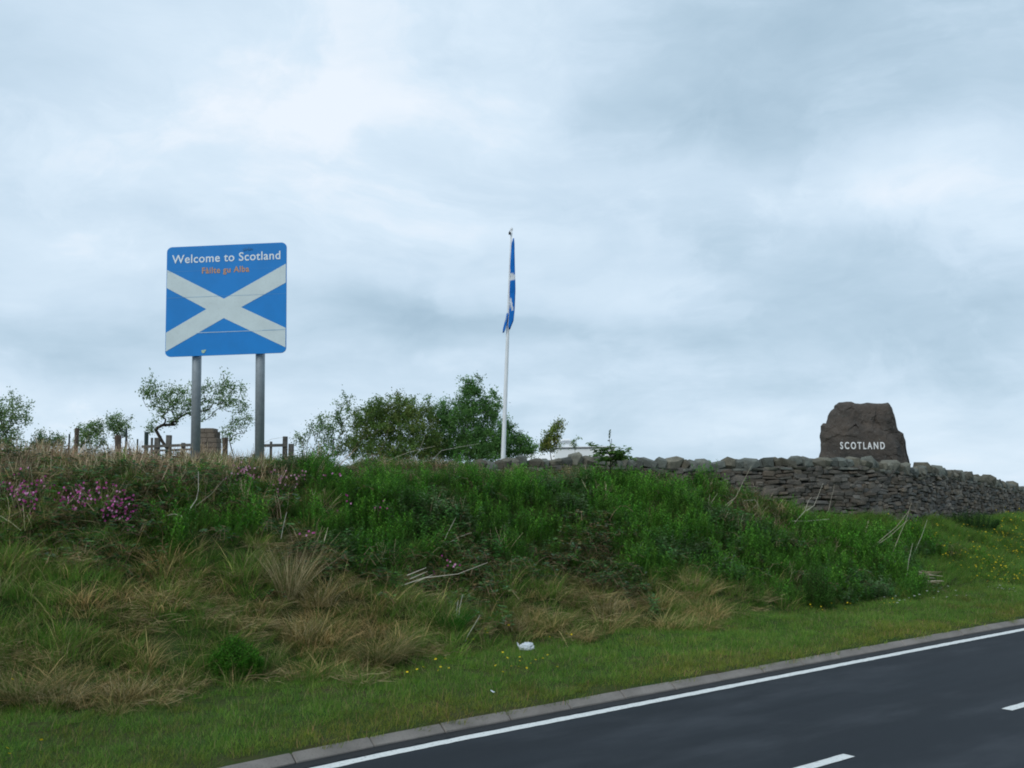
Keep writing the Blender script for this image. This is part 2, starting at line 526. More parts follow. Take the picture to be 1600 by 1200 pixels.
# ------------------------------------------------------------------ scattering on geometry nodes
def scatter(name, P, rot, scl, idx, tint, sources, label=None, kind='stuff'):
    """P (n,3); one object whose points carry the clumps of SOURCES"""
    n = len(P)
    me = bpy.data.meshes.new(name); me.vertices.add(n); me.vertices.foreach_set('co', np.asarray(P, np.float32).ravel())
    a = me.attributes.new('rot', 'FLOAT_VECTOR', 'POINT'); a.data.foreach_set('vector', np.asarray(rot, np.float32).ravel())
    a = me.attributes.new('scl', 'FLOAT', 'POINT'); a.data.foreach_set('value', np.asarray(scl, np.float32))
    a = me.attributes.new('idx', 'INT', 'POINT'); a.data.foreach_set('value', np.asarray(idx, np.int32))
    a = me.attributes.new('tint', 'FLOAT_COLOR', 'POINT')
    a.data.foreach_set('color', np.concatenate([np.asarray(tint, np.float32), np.ones((n, 1), np.float32)], 1).ravel())
    o = bpy.data.objects.new(name, me); COL.objects.link(o)
    c = bpy.data.collections.new(name + '_kinds')
    for k, sm in enumerate(sources):
        c.objects.link(bpy.data.objects.new('%s_kind_%02d' % (name, k), sm))
    ng = bpy.data.node_groups.new(name, 'GeometryNodeTree')
    ng.interface.new_socket('Geometry', in_out='INPUT', socket_type='NodeSocketGeometry')
    ng.interface.new_socket('Geometry', in_out='OUTPUT', socket_type='NodeSocketGeometry')
    N = ng.nodes; L = ng.links
    gi = N.new('NodeGroupInput'); go = N.new('NodeGroupOutput'); ip = N.new('GeometryNodeInstanceOnPoints')
    ci = N.new('GeometryNodeCollectionInfo'); ci.inputs['Collection'].default_value = c
    ci.inputs['Separate Children'].default_value = True; ci.inputs['Reset Children'].default_value = True
    ip.inputs['Pick Instance'].default_value = True

    def na(nm, typ):
        q = N.new('GeometryNodeInputNamedAttribute'); q.data_type = typ; q.inputs['Name'].default_value = nm; return q.outputs[0]
    L.new(gi.outputs[0], ip.inputs['Points']); L.new(ci.outputs[0], ip.inputs['Instance'])
    L.new(na('idx', 'INT'), ip.inputs['Instance Index'])
    L.new(na('rot', 'FLOAT_VECTOR'), ip.inputs['Rotation']); L.new(na('scl', 'FLOAT'), ip.inputs['Scale'])
    L.new(ip.outputs[0], go.inputs[0])
    md = o.modifiers.new('scatter', 'NODES'); md.node_group = ng
    tag(o, label, None, None, kind); return o


def blades(mb, rng, n, rad, h0, h1, w, lean, droop, pal, segs=3, base=(0, 0, 0), az=None, spread=math.pi):
    for _ in range(n):
        r = rad * math.sqrt(rng.random()); a = rng.uniform(0, 2 * math.pi)
        p = Vector((base[0] + r * math.cos(a), base[1] + r * math.sin(a), base[2] - .02))
        b = (a + rng.gauss(0, .7)) if az is None else az + rng.gauss(0, spread)
        d = Vector((math.cos(b), math.sin(b), 0)); h = rng.uniform(h0, h1)
        ln = abs(rng.gauss(lean, lean * .5)); dr = abs(rng.gauss(droop, droop * .6))
        fa = rng.uniform(0, math.pi); sd_ = Vector((math.cos(fa), math.sin(fa), 0))
        c = rng.choice(pal); k = rng.uniform(.75, 1.25); c = tuple(q * k for q in c)
        vv = []; ff = []
        for i in range(segs + 1):
            u = i / segs
            q = p + d * (ln * h * u + dr * h * u * u) + Vector((0, 0, h * (u - .55 * dr * u * u)))
            ww = w * (1 - u ** 1.6) * rng.uniform(.8, 1.2)
            if i < segs: vv += [q - sd_ * ww / 2, q + sd_ * ww / 2]
            else: vv.append(q)
        for i in range(segs - 1): ff.append((2 * i, 2 * i + 1, 2 * i + 3, 2 * i + 2))
        ff.append((2 * segs - 2, 2 * segs - 1, 2 * segs)); mb.add(vv, ff, c)


def leaf(mb, p, d, side, L, w, c, fold=.25):
    d = d.normalized(); side = (side - d * side.dot(d)); side = side.normalized() if side.length > 1e-4 else Vector((1, 0, 0))
    n = d.cross(side)
    m_ = p + d * L * .45
    mb.add([p, m_ + side * w / 2 + n * w * fold, p + d * L, m_ - side * w / 2 + n * w * fold], [(0, 1, 2), (0, 2, 3)], c)


def rv(rng, z=1.0):
    return Vector((rng.gauss(0, 1), rng.gauss(0, 1), rng.gauss(0, 1) * z))


GREEN = (.052, .125, .018); YG = (.100, .175, .026); OLIVE = (.095, .115, .034); STRAW = (.42, .33, .15); PALE = (.50, .43, .26)
BROWN = (.13, .085, .045); LUSH = (.042, .135, .012); DARK = (.018, .055, .014); BRAM = (.036, .085, .024); RUST = (.15, .085, .035)


def src(fn, k, seed):
    res = []
    for i in range(k):
        mb_ = MB(); fn(mb_, random.Random(seed + i)); me = mb_.mesh('clump'); me.materials.append(M['leaf_i']); res.append(me)
    return res


def f_verge(mb, r):
    blades(mb, r, 120, .19, .035, .095, .0055, .35, .35, [GREEN, GREEN, GREEN, YG, YG, (.075, .15, .022)], 2)
    blades(mb, r, 6, .18, .09, .16, .003, .25, .2, [(.22, .19, .09), OLIVE], 2)


def f_rough(mb, r):
    blades(mb, r, 95, .17, .16, .40, .007, .35, .55, [GREEN, GREEN, OLIVE, YG, (.06, .11, .022), (.06, .11, .022), (.17, .16, .07), (.10, .075, .04)], 3)
    blades(mb, r, 9, .16, .25, .50, .005, .3, .5, [STRAW, (.26, .22, .12)], 3)


def f_straw(mb, r):
    blades(mb, r, 70, .16, .15, .42, .008, .5, .85, [(.33, .26, .12), (.40, .32, .15), (.24, .19, .085), (.15, .12, .05)], 4)
    blades(mb, r, 35, .15, .15, .34, .007, .35, .5, [OLIVE, (.08, .11, .03), GREEN], 3)


def f_meadow(mb, r):
    blades(mb, r, 110, .17, .12, .30, .007, .35, .5, [GREEN, GREEN, YG, (.06, .13, .03), OLIVE], 3)


def f_lush(mb, r):
    for _ in range(11):
        a = r.uniform(0, 6.28); q = .17 * math.sqrt(r.random()); h = r.uniform(.26, .52)
        b = Vector((q * math.cos(a), q * math.sin(a), -.02)); tip = b + Vector((r.gauss(0, .05), r.gauss(0, .05), h))
        k = r.uniform(.7, 1.35); c0 = r.choice([LUSH, LUSH, (.065, .16, .018), (.028, .090, .012)]); c = tuple(v * k for v in c0)
        mb.tube([b, tip], [.003, .0015], 3, False, (.05, .09, .025))
        n = r.randint(13, 18)
        for i in range(n):
            u = .18 + .82 * i / n; az = i * 2.4 + r.uniform(-.4, .4); p = b.lerp(tip, u)
            d = Vector((math.cos(az), math.sin(az), r.uniform(.1, .8) + (.6 if u > .85 else 0)))
            kk = (.8 + .5 * u) if u > .8 else 1.0
            leaf(mb, p, d, Vector((-math.sin(az), math.cos(az), 0)), r.uniform(.055, .10) * (1.15 - .5 * u), .019, tuple(v * kk for v in c))
    blades(mb, r, 14, .17, .2, .42, .006, .3, .4, [GREEN, (.04, .11, .02)], 3)


def f_bramble(mb, r):
    for _ in range(4):
        a = r.uniform(0, 6.28); d = Vector((math.cos(a), math.sin(a), 0)); L = r.uniform(.3, .6); h = r.uniform(.10, .28)
        p0 = Vector((r.gauss(0, .08), r.gauss(0, .08), 0))
        pts = [p0 + d * L * u + Vector((0, 0, h * math.sin(u * 2.6) / .9)) for u in (0, .25, .5, .75, 1)]
        mb.tube(pts, .0035, 3, False, r.choice([(.10, .06, .045), (.16, .12, .08), (.06, .045, .03)]))
        for i in range(15):
            u = r.uniform(0.05, 1) * 3.99; p = pts[int(u)].lerp(pts[int(u) + 1], u % 1)
            az = r.uniform(0, 6.28); dd = Vector((math.cos(az), math.sin(az), r.uniform(.0, .7)))
            k = r.uniform(.6, 1.4); c0 = r.choice([BRAM, BRAM, (.04, .085, .025), (.045, .075, .045), (.085, .07, .03)]); c = tuple(v * k for v in c0)
            q = p + dd * .035
            for da in (-.9, 0, .9):
                d2 = Vector((math.cos(az + da), math.sin(az + da), dd.z * .7)); leaf(mb, q, d2, Vector((-d2.y, d2.x, 0)), r.uniform(.04, .065), .034, c, .15)
    blades(mb, r, 22, .18, .08, .26, .006, .5, .6, [OLIVE, (.05, .09, .025), BROWN, (.2, .16, .09)], 3)


def f_broad(mb, r):
    # nettles and docks: broader, darker, toothed-looking leaves on stout stems
    for _ in range(7):
        a = r.uniform(0, 6.28); q = .17 * math.sqrt(r.random()); h = r.uniform(.18, .42)
        b = Vector((q * math.cos(a), q * math.sin(a), -.02)); tip = b + Vector((r.gauss(0, .07), r.gauss(0, .07), h))
        k = r.uniform(.7, 1.35); c0 = r.choice([(.028, .095, .018), (.04, .11, .02), (.055, .10, .035), (.085, .12, .06)]); c = tuple(v * k for v in c0)
        mb.tube([b, tip], [.004, .002], 3, False, (.05, .07, .03))
        n = r.randint(7, 10)
        for i in range(n):
            u = .1 + .9 * i / n; az = i * 1.571 + r.uniform(-.5, .5)
            for da in (0, math.pi):
                d = Vector((math.cos(az + da), math.sin(az + da), r.uniform(-.35, .35)))
                leaf(mb, b.lerp(tip, u), d, Vector((-d.y, d.x, 0)), r.uniform(.07, .12) * (1.1 - .5 * u), .045, c, .15)
    blades(mb, r, 12, .17, .15, .36, .006, .4, .5, [GREEN, OLIVE], 3)


def f_mat(mb, r):
    # flattened, tangled dead grass
    for _ in range(75):
        a = r.uniform(0, 6.28); p = Vector((r.gauss(0, .11), r.gauss(0, .11), r.uniform(.01, .10))); L = r.uniform(.10, .34)
        d = Vector((math.cos(a), math.sin(a), r.uniform(-.15, .35))); m_ = p + d * L * .5 + rv(r) * .02; e = p + d * L + rv(r) * .03 + Vector((0, 0, -.02)); w = r.uniform(.003, .007)
        c = r.choice([(.36, .29, .14), (.28, .22, .11), (.17, .13, .07), (.12, .12, .04), (.44, .37, .2)])
        mb.add([p, p + Vector((0, 0, w)), m_ + Vector((0, 0, w)), m_, e], [(0, 3, 2, 1), (3, 4, 2)], c)
    blades(mb, r, 30, .16, .08, .22, .006, .5, .8, [GREEN, OLIVE, (.07, .13, .03)], 3)


def f_stalks(mb, r):
    for _ in range(13):
        a = r.uniform(0, 6.28); q = .15 * math.sqrt(r.random()); h = r.uniform(.16, .42)
        b = Vector((q * math.cos(a), q * math.sin(a), -.02)); d = Vector((r.gauss(0, .45), r.gauss(0, .45), 1)).normalized()
        c = r.choice([(.30, .25, .17), (.26, .20, .14), (.14, .10, .07), (.42, .38, .29)])
        e = b + d * h; mb.tube([b, b + d * h * .5 + rv(r) * .008, e], [.0032, .0025, .0015], 3, False, c)
        if r.random() < .4: mb.tube([b + d * h * .6, b + d * h * .6 + (d + rv(r) * .5).normalized() * h * .3], [.002, .001], 3, False, c)
    blades(mb, r, 26, .16, .12, .36, .006, .45, .7, [STRAW, (.24, .20, .12), BROWN, (.18, .13, .08)], 3)


def f_butter(mb, r):
    for _ in range(3):
        b = Vector((r.gauss(0, .25), r.gauss(0, .25), 0)); h = r.uniform(.10, .2); e = b + Vector((r.gauss(0, .02), r.gauss(0, .02), h))
        mb.tube([b, e], [.0015, .001], 3, False, (.06, .11, .03))
        d = Vector((r.gauss(0, .35), r.gauss(0, .35), 1)).normalized()
        x = d.orthogonal().normalized(); y = d.cross(x)
        for k in range(5):
            a = k * 1.2566; leaf(mb, e, x * math.cos(a) + y * math.sin(a) + d * .35, d.cross(x * math.cos(a) + y * math.sin(a)), .019, .019, (.85, .64, .02), 0)


def f_daisy(mb, r):
    for _ in range(2):
        e = Vector((r.gauss(0, .06), r.gauss(0, .06), r.uniform(.08, .14)))
        mb.tube([Vector((e.x, e.y, 0)), e], .0012, 3, False, (.06, .11, .03))
        for k in range(6):
            a = k * 1.047; leaf(mb, e, Vector((math.cos(a), math.sin(a), .3)), Vector((-math.sin(a), math.cos(a), 0)), .018, .014, (.75, .75, .70), 0)


SRC = {'verge': src(f_verge, 5, 10), 'rough': src(f_rough, 5, 30), 'straw': src(f_straw, 4, 50), 'meadow': src(f_meadow, 4, 70),
       'lush': src(f_lush, 6, 90), 'bramble': src(f_bramble, 6, 110), 'stalks': src(f_stalks, 5, 130),
       'broad': src(f_broad, 5, 190), 'mat': src(f_mat, 5, 210), 'butter': src(f_butter, 4, 150), 'daisy': src(f_daisy, 2, 170)}

ANCH = {
    'lush': [(450, 780), (600, 760), (700, 820), (520, 840), (800, 760), (900, 800), (1000, 770), (1000, 830), (1100, 800), (1100, 860), (1200, 830),
             (1200, 885), (1300, 870), (1370, 885), (1400, 850), (900, 850), (640, 850), (760, 850), (620, 730), (700, 740), (530, 750), (1000, 890), (1120, 890), (380, 790), (340, 830)],
    'meadow': [(1200, 780), (1300, 805), (1400, 815), (1450, 830), (1560, 835), (1500, 870), (1590, 880), (360, 770), (400, 720), (1470, 900), (1560, 900)],
    'bramble': [(40, 800), (140, 820), (230, 810), (300, 850), (80, 850), (560, 905), (650, 905), (200, 775), (720, 915), (300, 790), (250, 760),
                (930, 875), (800, 735), (120, 765), (20, 745), (560, 725), (330, 745), (860, 895), (750, 895)],
    'rough': [(50, 900), (150, 890), (250, 920), (350, 900), (200, 970), (300, 980), (100, 980), (150, 1030), (700, 960), (780, 945), (620, 945),
              (1050, 930), (860, 930), (300, 930), (380, 880), (30, 1000), (1150, 930), (330, 1060), (700, 1000)],
    'straw': [(450, 905), (490, 935), (40, 1075), (100, 1085), (190, 1080), (450, 990), (600, 1005), (520, 980), (940, 930), (980, 950), (830, 965),
              (440, 960), (1080, 945), (0, 1050), (540, 1020), (1000, 975), (290, 890), (120, 945)],
    'stalks': [(20, 722), (100, 718), (180, 722), (250, 718), (330, 712), (400, 735), (470, 712), (540, 708), (1130, 752), (1165, 780), (940, 722), (700, 712), (30, 705), (180, 705), (290, 705), (880, 722)],
}


GAIN = {'buttercups': 1.0, 'verge_buttercups': 1.0, 'verge_daisies': 1.0, 'verge_grass': 1.8, 'matted_dead_grass': 1.3, 'bramble_undergrowth': 2.5, 'leaf_litter': 2.4, 'straw_grass': 1.6, 'rough_grass': 1.95, 'dry_stalk_grass': 1.9, 'grey_stems': 1.9}


def scatter_meadow():
    rng = np.random.default_rng(7)
    # anchors -> (s,t)
    A = []; K = []
    kinds = list(ANCH)
    for ki, k in enumerate(kinds):
        for (x, y) in ANCH[k]:
            p = onground(x, min(y + 8, 1150)); A.append((p.x * DS[0] + p.y * DS[1], p.x * DN[0] + p.y * DN[1])); K.append(ki)
    A = np.array(A); K = np.array(K)
    buckets = {k: [] for k in kinds}; verge = []
    step = .155
    s = np.arange(-4, 46, step); t = np.arange(9.1, 19.9, step)
    S, T = np.meshgrid(s, t, indexing='ij'); S = S.ravel(); T = T.ravel()
    S = S + rng.uniform(-.5, .5, S.size) * step; T = T + rng.uniform(-.5, .5, T.size) * step
    bd = 12.0 + .26 * np.sin(S * .9) + .16 * np.sin(S * 2.7 + 1) + rng.normal(0, .22, S.size) * (1 + (S < 8))
    ok = T > 9.56 + bend(S); S = S[ok]; T = T[ok]; bd = bd[ok]
    isv = T < bd
    wx, wy = W(S, T); Z = zground(S, T)
    # distances in a warped space
    d = ((S[:, None] - A[None, :, 0]) * .8) ** 2 + ((T[:, None] - A[None, :, 1]) * 1.35) ** 2
    d = np.sqrt(d)
    for ki in range(len(kinds)):
        nz = .35 * np.sin(S * 2.1 + ki * 2.0 + 1.3 * np.sin(T * 2.4 + ki)) + rng.normal(0, .30, S.size)
        d[:, K == ki] += nz[:, None]
    pick = K[np.argmin(d, 1)]
    sw = rng.random(S.size)
    pick = np.where((sw < .10) & (pick == kinds.index('lush')), kinds.index('meadow'), pick)
    pick = np.where((sw > .93) & (pick == kinds.index('lush')), kinds.index('bramble'), pick)
    pick = np.where((sw < .22) & (pick == kinds.index('bramble')), kinds.index('meadow'), pick)
    pick = np.where((sw > .62) & (pick == kinds.index('bramble')) & (T > 14.5), np.where(sw > .8, kinds.index('stalks'), kinds.index('rough')), pick)
    pick = np.where((sw < .25) & (pick == kinds.index('rough')), kinds.index('meadow'), pick)
    pick = np.where((T > 16.3) & (S < 11) & (S < 8.3) & (pick != kinds.index('meadow')) & (sw < .8), kinds.index('stalks'), pick)
    pick = np.where((T > 16.0) & (S >= 8.3) & (S < 17) & (pick == kinds.index('lush')) & (sw < .75), np.where(sw < .3, kinds.index('bramble'), kinds.index('stalks')), pick)
    # right of s=27: meadow; clear of the wall line
    pick[(S > 24) & (T < 15.5)] = kinds.index('meadow')
    wl = np.interp(S, WALL_S, WALL_T)
    near = (np.abs(T - wl) < .30) & (S > 11)
    behind = (T > wl) & (S > 11)
    pick[behind] = kinds.index('meadow')
    big = np.sin(S * 1.1 + 2.2 * np.sin(T * .8)) * .5 + np.sin(S * .37 + T * .9) * .5
    med = np.sin(S * 4.1 + T * 2.3) * np.sin(T * 5.2 - S * 1.7)

    def put(name, mask, kind, keep, sc0, sc1, tcol):
        idx = np.nonzero(mask & (rng.random(S.size) < keep))[0]; n = len(idx)
        P = np.stack([wx[idx], wy[idx], Z[idx]], 1)
        rot = np.stack([rng.normal(0, .12, n), rng.normal(0, .12, n), rng.uniform(0, 6.28, n)], 1)
        scl = rng.uniform(sc0, sc1, n) * (1 - .35 * np.clip((T[idx] - 15.6) / .8, 0, 1) * (S[idx] > 8.5) * (S[idx] < 19))
        if kind in ('rough', 'meadow', 'lush', 'straw'): scl = scl * np.clip(1 + .28 * med[idx] + .15 * big[idx], .55, 1.5)
        if kind == 'stalks': scl = scl * np.where(S[idx] < 8.4, 1.3, 1.0)
        tint = np.ones((n, 3)) * (1 + .13 * big[idx] + .10 * med[idx] + rng.normal(0, .10, n))[:, None]
        tint = tint * tcol(idx, n) * GAIN.get(name, 1.75)
        scatter(name, P, rot, scl, rng.integers(0, len(SRC[kind]), n), np.clip(tint, .3, 3.2), SRC[kind])

    def tv(idx, n):
        # mown verge: browner towards the kerb and in worn patches
        f = np.clip((10.25 + bend(S[idx]) + .25 * np.sin(S[idx] * 1.3) - T[idx]) / .5, 0, 1) * .75 + np.clip(big[idx] * med[idx] + rng.normal(0, .15, n), 0, .6)
        f = np.clip(f, 0, 1)[:, None]
        return (1 - f) * np.array([1.0, 1.0, 1.0]) + f * np.array([1.5, .88, 1.0])
    put('verge_grass', isv & ~near, 'verge', .98, .8, 1.25, tv)

    def tg(idx, n):
        f = rng.uniform(0, 1, n)[:, None]; return (1 - f) * np.array([.92, 1.0, .9]) + f * np.array([1.15, 1.0, 1.0])
    bank = (~isv) & (~near)
    n1 = np.sin(S * 1.9 + 2 * np.sin(T * 1.3 + 1)) + np.sin(T * 2.6 - S * .7 + 2) + rng.normal(0, .7, S.size)
    bl = bank & (pick == kinds.index('lush')) & (n1 > .75)
    put('nettle_patches', bl, 'broad', .85, .7, 1.2, lambda i, n: np.ones((n, 3)))
    mt = bank & np.isin(pick, [kinds.index('straw'), kinds.index('rough')]) & (n1 > .1)
    put('matted_dead_grass', mt, 'mat', .30, .8, 1.2, lambda i, n: np.ones((n, 3)))
    put('loose_dead_stems', bank & (pick == kinds.index('lush')), 'stalks', .018, .8, 1.3, lambda i, n: np.ones((n, 3)) * 1.2)
    pick = np.where(bl, -1, pick); pick = np.where(mt & (rng.random(S.size) < .30), -1, pick)
    kp = {'lush': .85, 'meadow': .8, 'bramble': .9, 'rough': .8, 'straw': .6, 'stalks': .55}
    nm = {'lush': 'lush_herbs', 'meadow': 'meadow_grass', 'bramble': 'bramble_undergrowth', 'rough': 'rough_grass', 'straw': 'straw_grass', 'stalks': 'dry_stalk_grass'}
    for ki, k in enumerate(kinds):
        put(nm[k], bank & (pick == ki), k, kp[k], .7, 1.15, tg)
    # short grass under thin kinds
    put('under_grass', bank & np.isin(pick, [kinds.index('straw'), kinds.index('stalks'), kinds.index('rough')]), 'meadow', .35, .6, 1.0, tg)
    put('leaf_litter', bank & (pick == kinds.index('stalks')), 'bramble', .5, .6, 1.0, tg)
    put('grey_stems', bank & (pick == kinds.index('bramble')) & (T > 15.2), 'stalks', .40, .7, 1.1, tg)
    put('low_herb_layer', bank & (pick == kinds.index('lush')), 'meadow', .55, .5, .8, tg)
    # flowers nobody could count
    fl = (S > 22.5) & (S < 40) & (T > 11.6) & (T < wl - .6) & (np.sin(S * 1.4 + T) + np.sin(T * 2.7 - S * .6) + rng.normal(0, .7, S.size) > .1)
    put('buttercups', fl, 'butter', .42, 1.0, 1.4, lambda i, n: np.ones((n, 3)))
    fv = isv & (T > 10.3) & (np.sin(S * .8 + 1) + np.sin(T * 3 + S) + rng.normal(0, .5, S.size) > .9)
    put('verge_buttercups', fv, 'butter', .07, .9, 1.2, lambda i, n: np.ones((n, 3)))
    fd = isv & (S > 17.5) & (S < 22) & (T > 10.6) & (T < 11.4)
    put('verge_daisies', fd, 'daisy', .10, 1.2, 1.6, lambda i, n: np.ones((n, 3)))


# ------------------------------------------------------------------ drystone wall
_WC = [(9.8, 19.35), (11, 18.85), (12.74, 17.96), (15, 17.2), (17.9, 15.95), (20, 15.15), (22.4, 14.78), (24.4, 14.85), (25.6, 15.15), (27, 15.6), (32, 16.9), (38.4, 18.45), (47, 20.6)]
WALL_S = np.array([a for a, b in _WC]); WALL_T = np.array([b for a, b in _WC])
_top_s = [9.8, 12.7, 15, 16.6, 17.9, 20, 22.5, 24.6, 25.3, 26.2, 29, 33, 38.4, 47]
_top_z = [3.05, 3.26, 3.38, 3.30, 3.25, 3.30, 3.29, 3.13, 3.02, 3.16, 3.04, 2.80, 2.45, 2.0]


def wall_top(s): return float(np.interp(s, _top_s, _top_z))


def wall_path():
    s = np.arange(9.8, 47, .05); t = np.interp(s, WALL_S, WALL_T)
    k = np.ones(15) / 15; tp = np.concatenate([np.full(7, t[0]), t, np.full(7, t[-1])]); t = np.convolve(tp, k, 'valid')
    x, y = W(s, t); L = np.concatenate([[0], np.cumsum(np.hypot(np.diff(x), np.diff(y)))])
    return s, t, x, y, L


WS, WT, WX, WY, WL = wall_path()


def wall_at(l):
    x = np.interp(l, WL, WX); y = np.interp(l, WL, WY); s = np.interp(l, WL, WS)
    x2 = np.interp(l + .1, WL, WX); y2 = np.interp(l + .1, WL, WY); x1 = np.interp(l - .1, WL, WX); y1 = np.interp(l - .1, WL, WY)
    return float(x), float(y), float(s), math.atan2(y2 - y1, x2 - x1)


def rock_mesh(seed, name, jit=.10, ch=.16):
    """a chamfered, knocked-about block filling -0.5..0.5"""
    r = random.Random(seed); v = []; idx = {}
    for ax in range(3):
        for sg in (-1, 1):
            for a in (-1, 1):
                for b in (-1, 1):
                    p = [0, 0, 0]; p[ax] = .5 * sg; o = [k for k in range(3) if k != ax]
                    p[o[0]] = a * (.5 - ch * r.uniform(.5, 1.3)); p[o[1]] = b * (.5 - ch * r.uniform(.5, 1.3))
                    idx[(ax, sg, a, b)] = len(v); v.append([q + r.uniform(-jit, jit) * .5 for q in p])
    import bmesh
    bm = bmesh.new()
    for p in v: bm.verts.new(p)
    bmesh.ops.convex_hull(bm, input=bm.verts)
    bmesh.ops.delete(bm, geom=[q for q in bm.verts if not q.link_faces], context='VERTS')
    me = bpy.data.meshes.new(name); bm.to_mesh(me); bm.free()
    k = r.uniform(.75, 1.35); w = r.uniform(-.08, .08); at = me.color_attributes.new('Col', 'FLOAT_COLOR', 'POINT')
    at.data.foreach_set('color', [q for _ in me.vertices for q in (k * (1 + w), k, k * (1 - w), 1)]); return me


def build_wall():
    rng = random.Random(11)
    x, y, s, a = wall_at(13)
    root = thing('drystone_wall', 'long grey drystone wall with upright coping stones along the top of the grassy bank', 'wall', (x, y, gz(x, y)))
    off = Vector(root.location)
    base = [rock_mesh(i, 'rubble_stone', .16, .2) for i in range(14)]
    cope = [rock_mesh(40 + i, 'coping_rock', .22, .26) for i in range(9)]
    for m_ in base: m_.materials.append(M['wallstone'])
    for m_ in cope: m_.materials.append(M['copestone'])
    TH_W = .40
    # core
    mb = MB(); N = 180; vs_ = []; fs = []
    for i in range(N + 1):
        l = WL[-1] * i / N; x, y, s, a = wall_at(l); nx, ny = math.sin(a), -math.cos(a); g0 = gz(x, y) - .35; tz = wall_top(s) - .24
        h = TH_W / 2 - .055
        for sd_, zz in ((1, g0), (1, tz), (-1, tz), (-1, g0)): vs_.append((x + nx * h * sd_, y + ny * h * sd_, zz))
        if i:
            for k in range(3): fs.append((4 * i - 4 + k, 4 * i + k, 4 * i + k + 1, 4 * i - 3 + k))
    fs.append((0, 1, 2, 3)); fs.append((4 * N, 4 * N + 1, 4 * N + 2, 4 * N + 3)); mb.add(vs_, fs); obj('wall_core', mb, M['core'], root)
    # face stones
    stones = []
    for side in (1, -1):
        step = .105
        z0 = 1.0
        for ci in range(30):
            zc = z0 + ci * .088
            l = rng.uniform(0, .3)
            while l < WL[-1] - .3:
                ln = rng.choice([rng.uniform(.12, .24), rng.uniform(.2, .36), rng.uniform(.3, .52)]); hh = .088 * rng.choice([rng.uniform(.55, .9), rng.uniform(.85, 1.15), rng.uniform(1.1, 1.6)])
                x, y, s, a = wall_at(l + ln / 2); tz = wall_top(s) - .20; gg = gz(x + math.sin(a) * .25 * side, y - math.cos(a) * .25 * side)
                if s > 27: ln *= 1.0
                zz = zc + .05 * math.sin(l * .9 + side) + (s - 20) * -.035 + rng.uniform(-.02, .02)
                if zz + hh / 2 < tz + .02 and zz > gg - .12:
                    th = rng.uniform(.13, .19); pr = TH_W / 2 - th / 2 + rng.uniform(-.015, .045)
                    stones.append((side, l, x + math.sin(a) * pr * side, y - math.cos(a) * pr * side, zz, ln * .97, th, hh, a, s))
                l += ln + rng.uniform(.0, .015)
    front = [q for q in stones if q[0] == 1]
    cand = sorted([q for q in front if 17.0 < q[9] < 27], key=lambda q: math.hypot(q[2], q[3]) - q[5] * 10)
    solo = set(id(q) for q in cand[:205])
    mbr = MB(); vc = {}
    for m_ in base + cope: vc[m_.name] = ([v.co.copy() for v in m_.vertices], [tuple(p.vertices) for p in m_.polygons])

    def bake(mbx, me, loc, rot, sc):
        vv, ff = vc[me.name]; rm = rot.to_matrix(); k_ = rng.uniform(.6, 1.45); w_ = rng.uniform(-.1, .1); mbx.add([rm @ Vector((v.x * sc[0], v.y * sc[1], v.z * sc[2])) + Vector(loc) for v in vv], ff, (k_ * (1 + w_), k_, k_ * (1 - w_)))
    for q in stones:
        side, l, x, y, z, ln, th, hh, a, s = q
        me = rng.choice(base); e = Euler((rng.uniform(-.12, .12), rng.gauss(0, .07), a + rng.uniform(-.08, .08))); sc = (ln * 1.04, th, hh * 1.08)
        if id(q) in solo:
            o = bpy.data.objects.new('stone', me); COL.objects.link(o); o.parent = root; o.location = Vector((x, y, z)) - off; o.rotation_euler = e; o.scale = sc
        else: bake(mbr, me, (x, y, z), e, sc)
    o = obj('rubble_stones', mbr, M['wallstone'], root); o['kind'] = 'stuff'
    # coping: upright and tilted stones on top
    l = .05; ncop = 0; mbc = MB()
    while l < WL[-1] - .2:
        w = rng.uniform(.13, .40); x, y, s, a = wall_at(l + w / 2); w *= .7 if s < 16.5 else 1; tz = wall_top(s)
        h = rng.uniform(.20, .30); big = rng.random() < .10
        if big: h += .07; w *= 1.2
        me = rng.choice(cope); e = Euler((rng.uniform(-.15, .15), rng.uniform(-.35, .35), a + rng.uniform(-.2, .2)))
        loc = Vector((x, y, tz - .25 + h / 2 + rng.uniform(-.02, .02))); sc = (w * 1.22, rng.uniform(.36, .46), h)
        if 12 < s < 39 and ncop < 95:
            o = bpy.data.objects.new('coping_stone', me); COL.objects.link(o); o.parent = root; o.location = loc - off; o.rotation_euler = e; o.scale = sc; ncop += 1
        else: bake(mbc, me, loc, e, sc)
        l += w
    # flat through-stones under the coping fill the gaps
    l = .1
    while l < WL[-1] - .3:
        w = rng.uniform(.3, .55); x, y, s, a = wall_at(l + w / 2)
        bake(mbc, rng.choice(base), (x, y, wall_top(s) - .245), Euler((0, rng.uniform(-.03, .03), a)), (w, .46, .08)); l += w
    o = obj('far_coping_stones', mbc, M['copestone'], root); o['kind'] = 'stuff'


build_wall()

# ------------------------------------------------------------------ lettered boundary stone
def text_mesh(body, extrude=.01, offset=0.0, spacing=1.0):
    cu = bpy.data.curves.new('lettering', 'FONT'); cu.body = body; cu.size = 1; cu.extrude = extrude; cu.offset = offset
    cu.space_character = spacing; cu.resolution_u = 4
    o = bpy.data.objects.new('tmp', cu); COL.objects.link(o); dg = bpy.context.evaluated_depsgraph_get()
    me = bpy.data.meshes.new_from_object(o.evaluated_get(dg)); COL.objects.unlink(o); bpy.data.objects.remove(o)
    return [v.co.copy() for v in me.vertices], [tuple(p.vertices) for p in me.polygons]


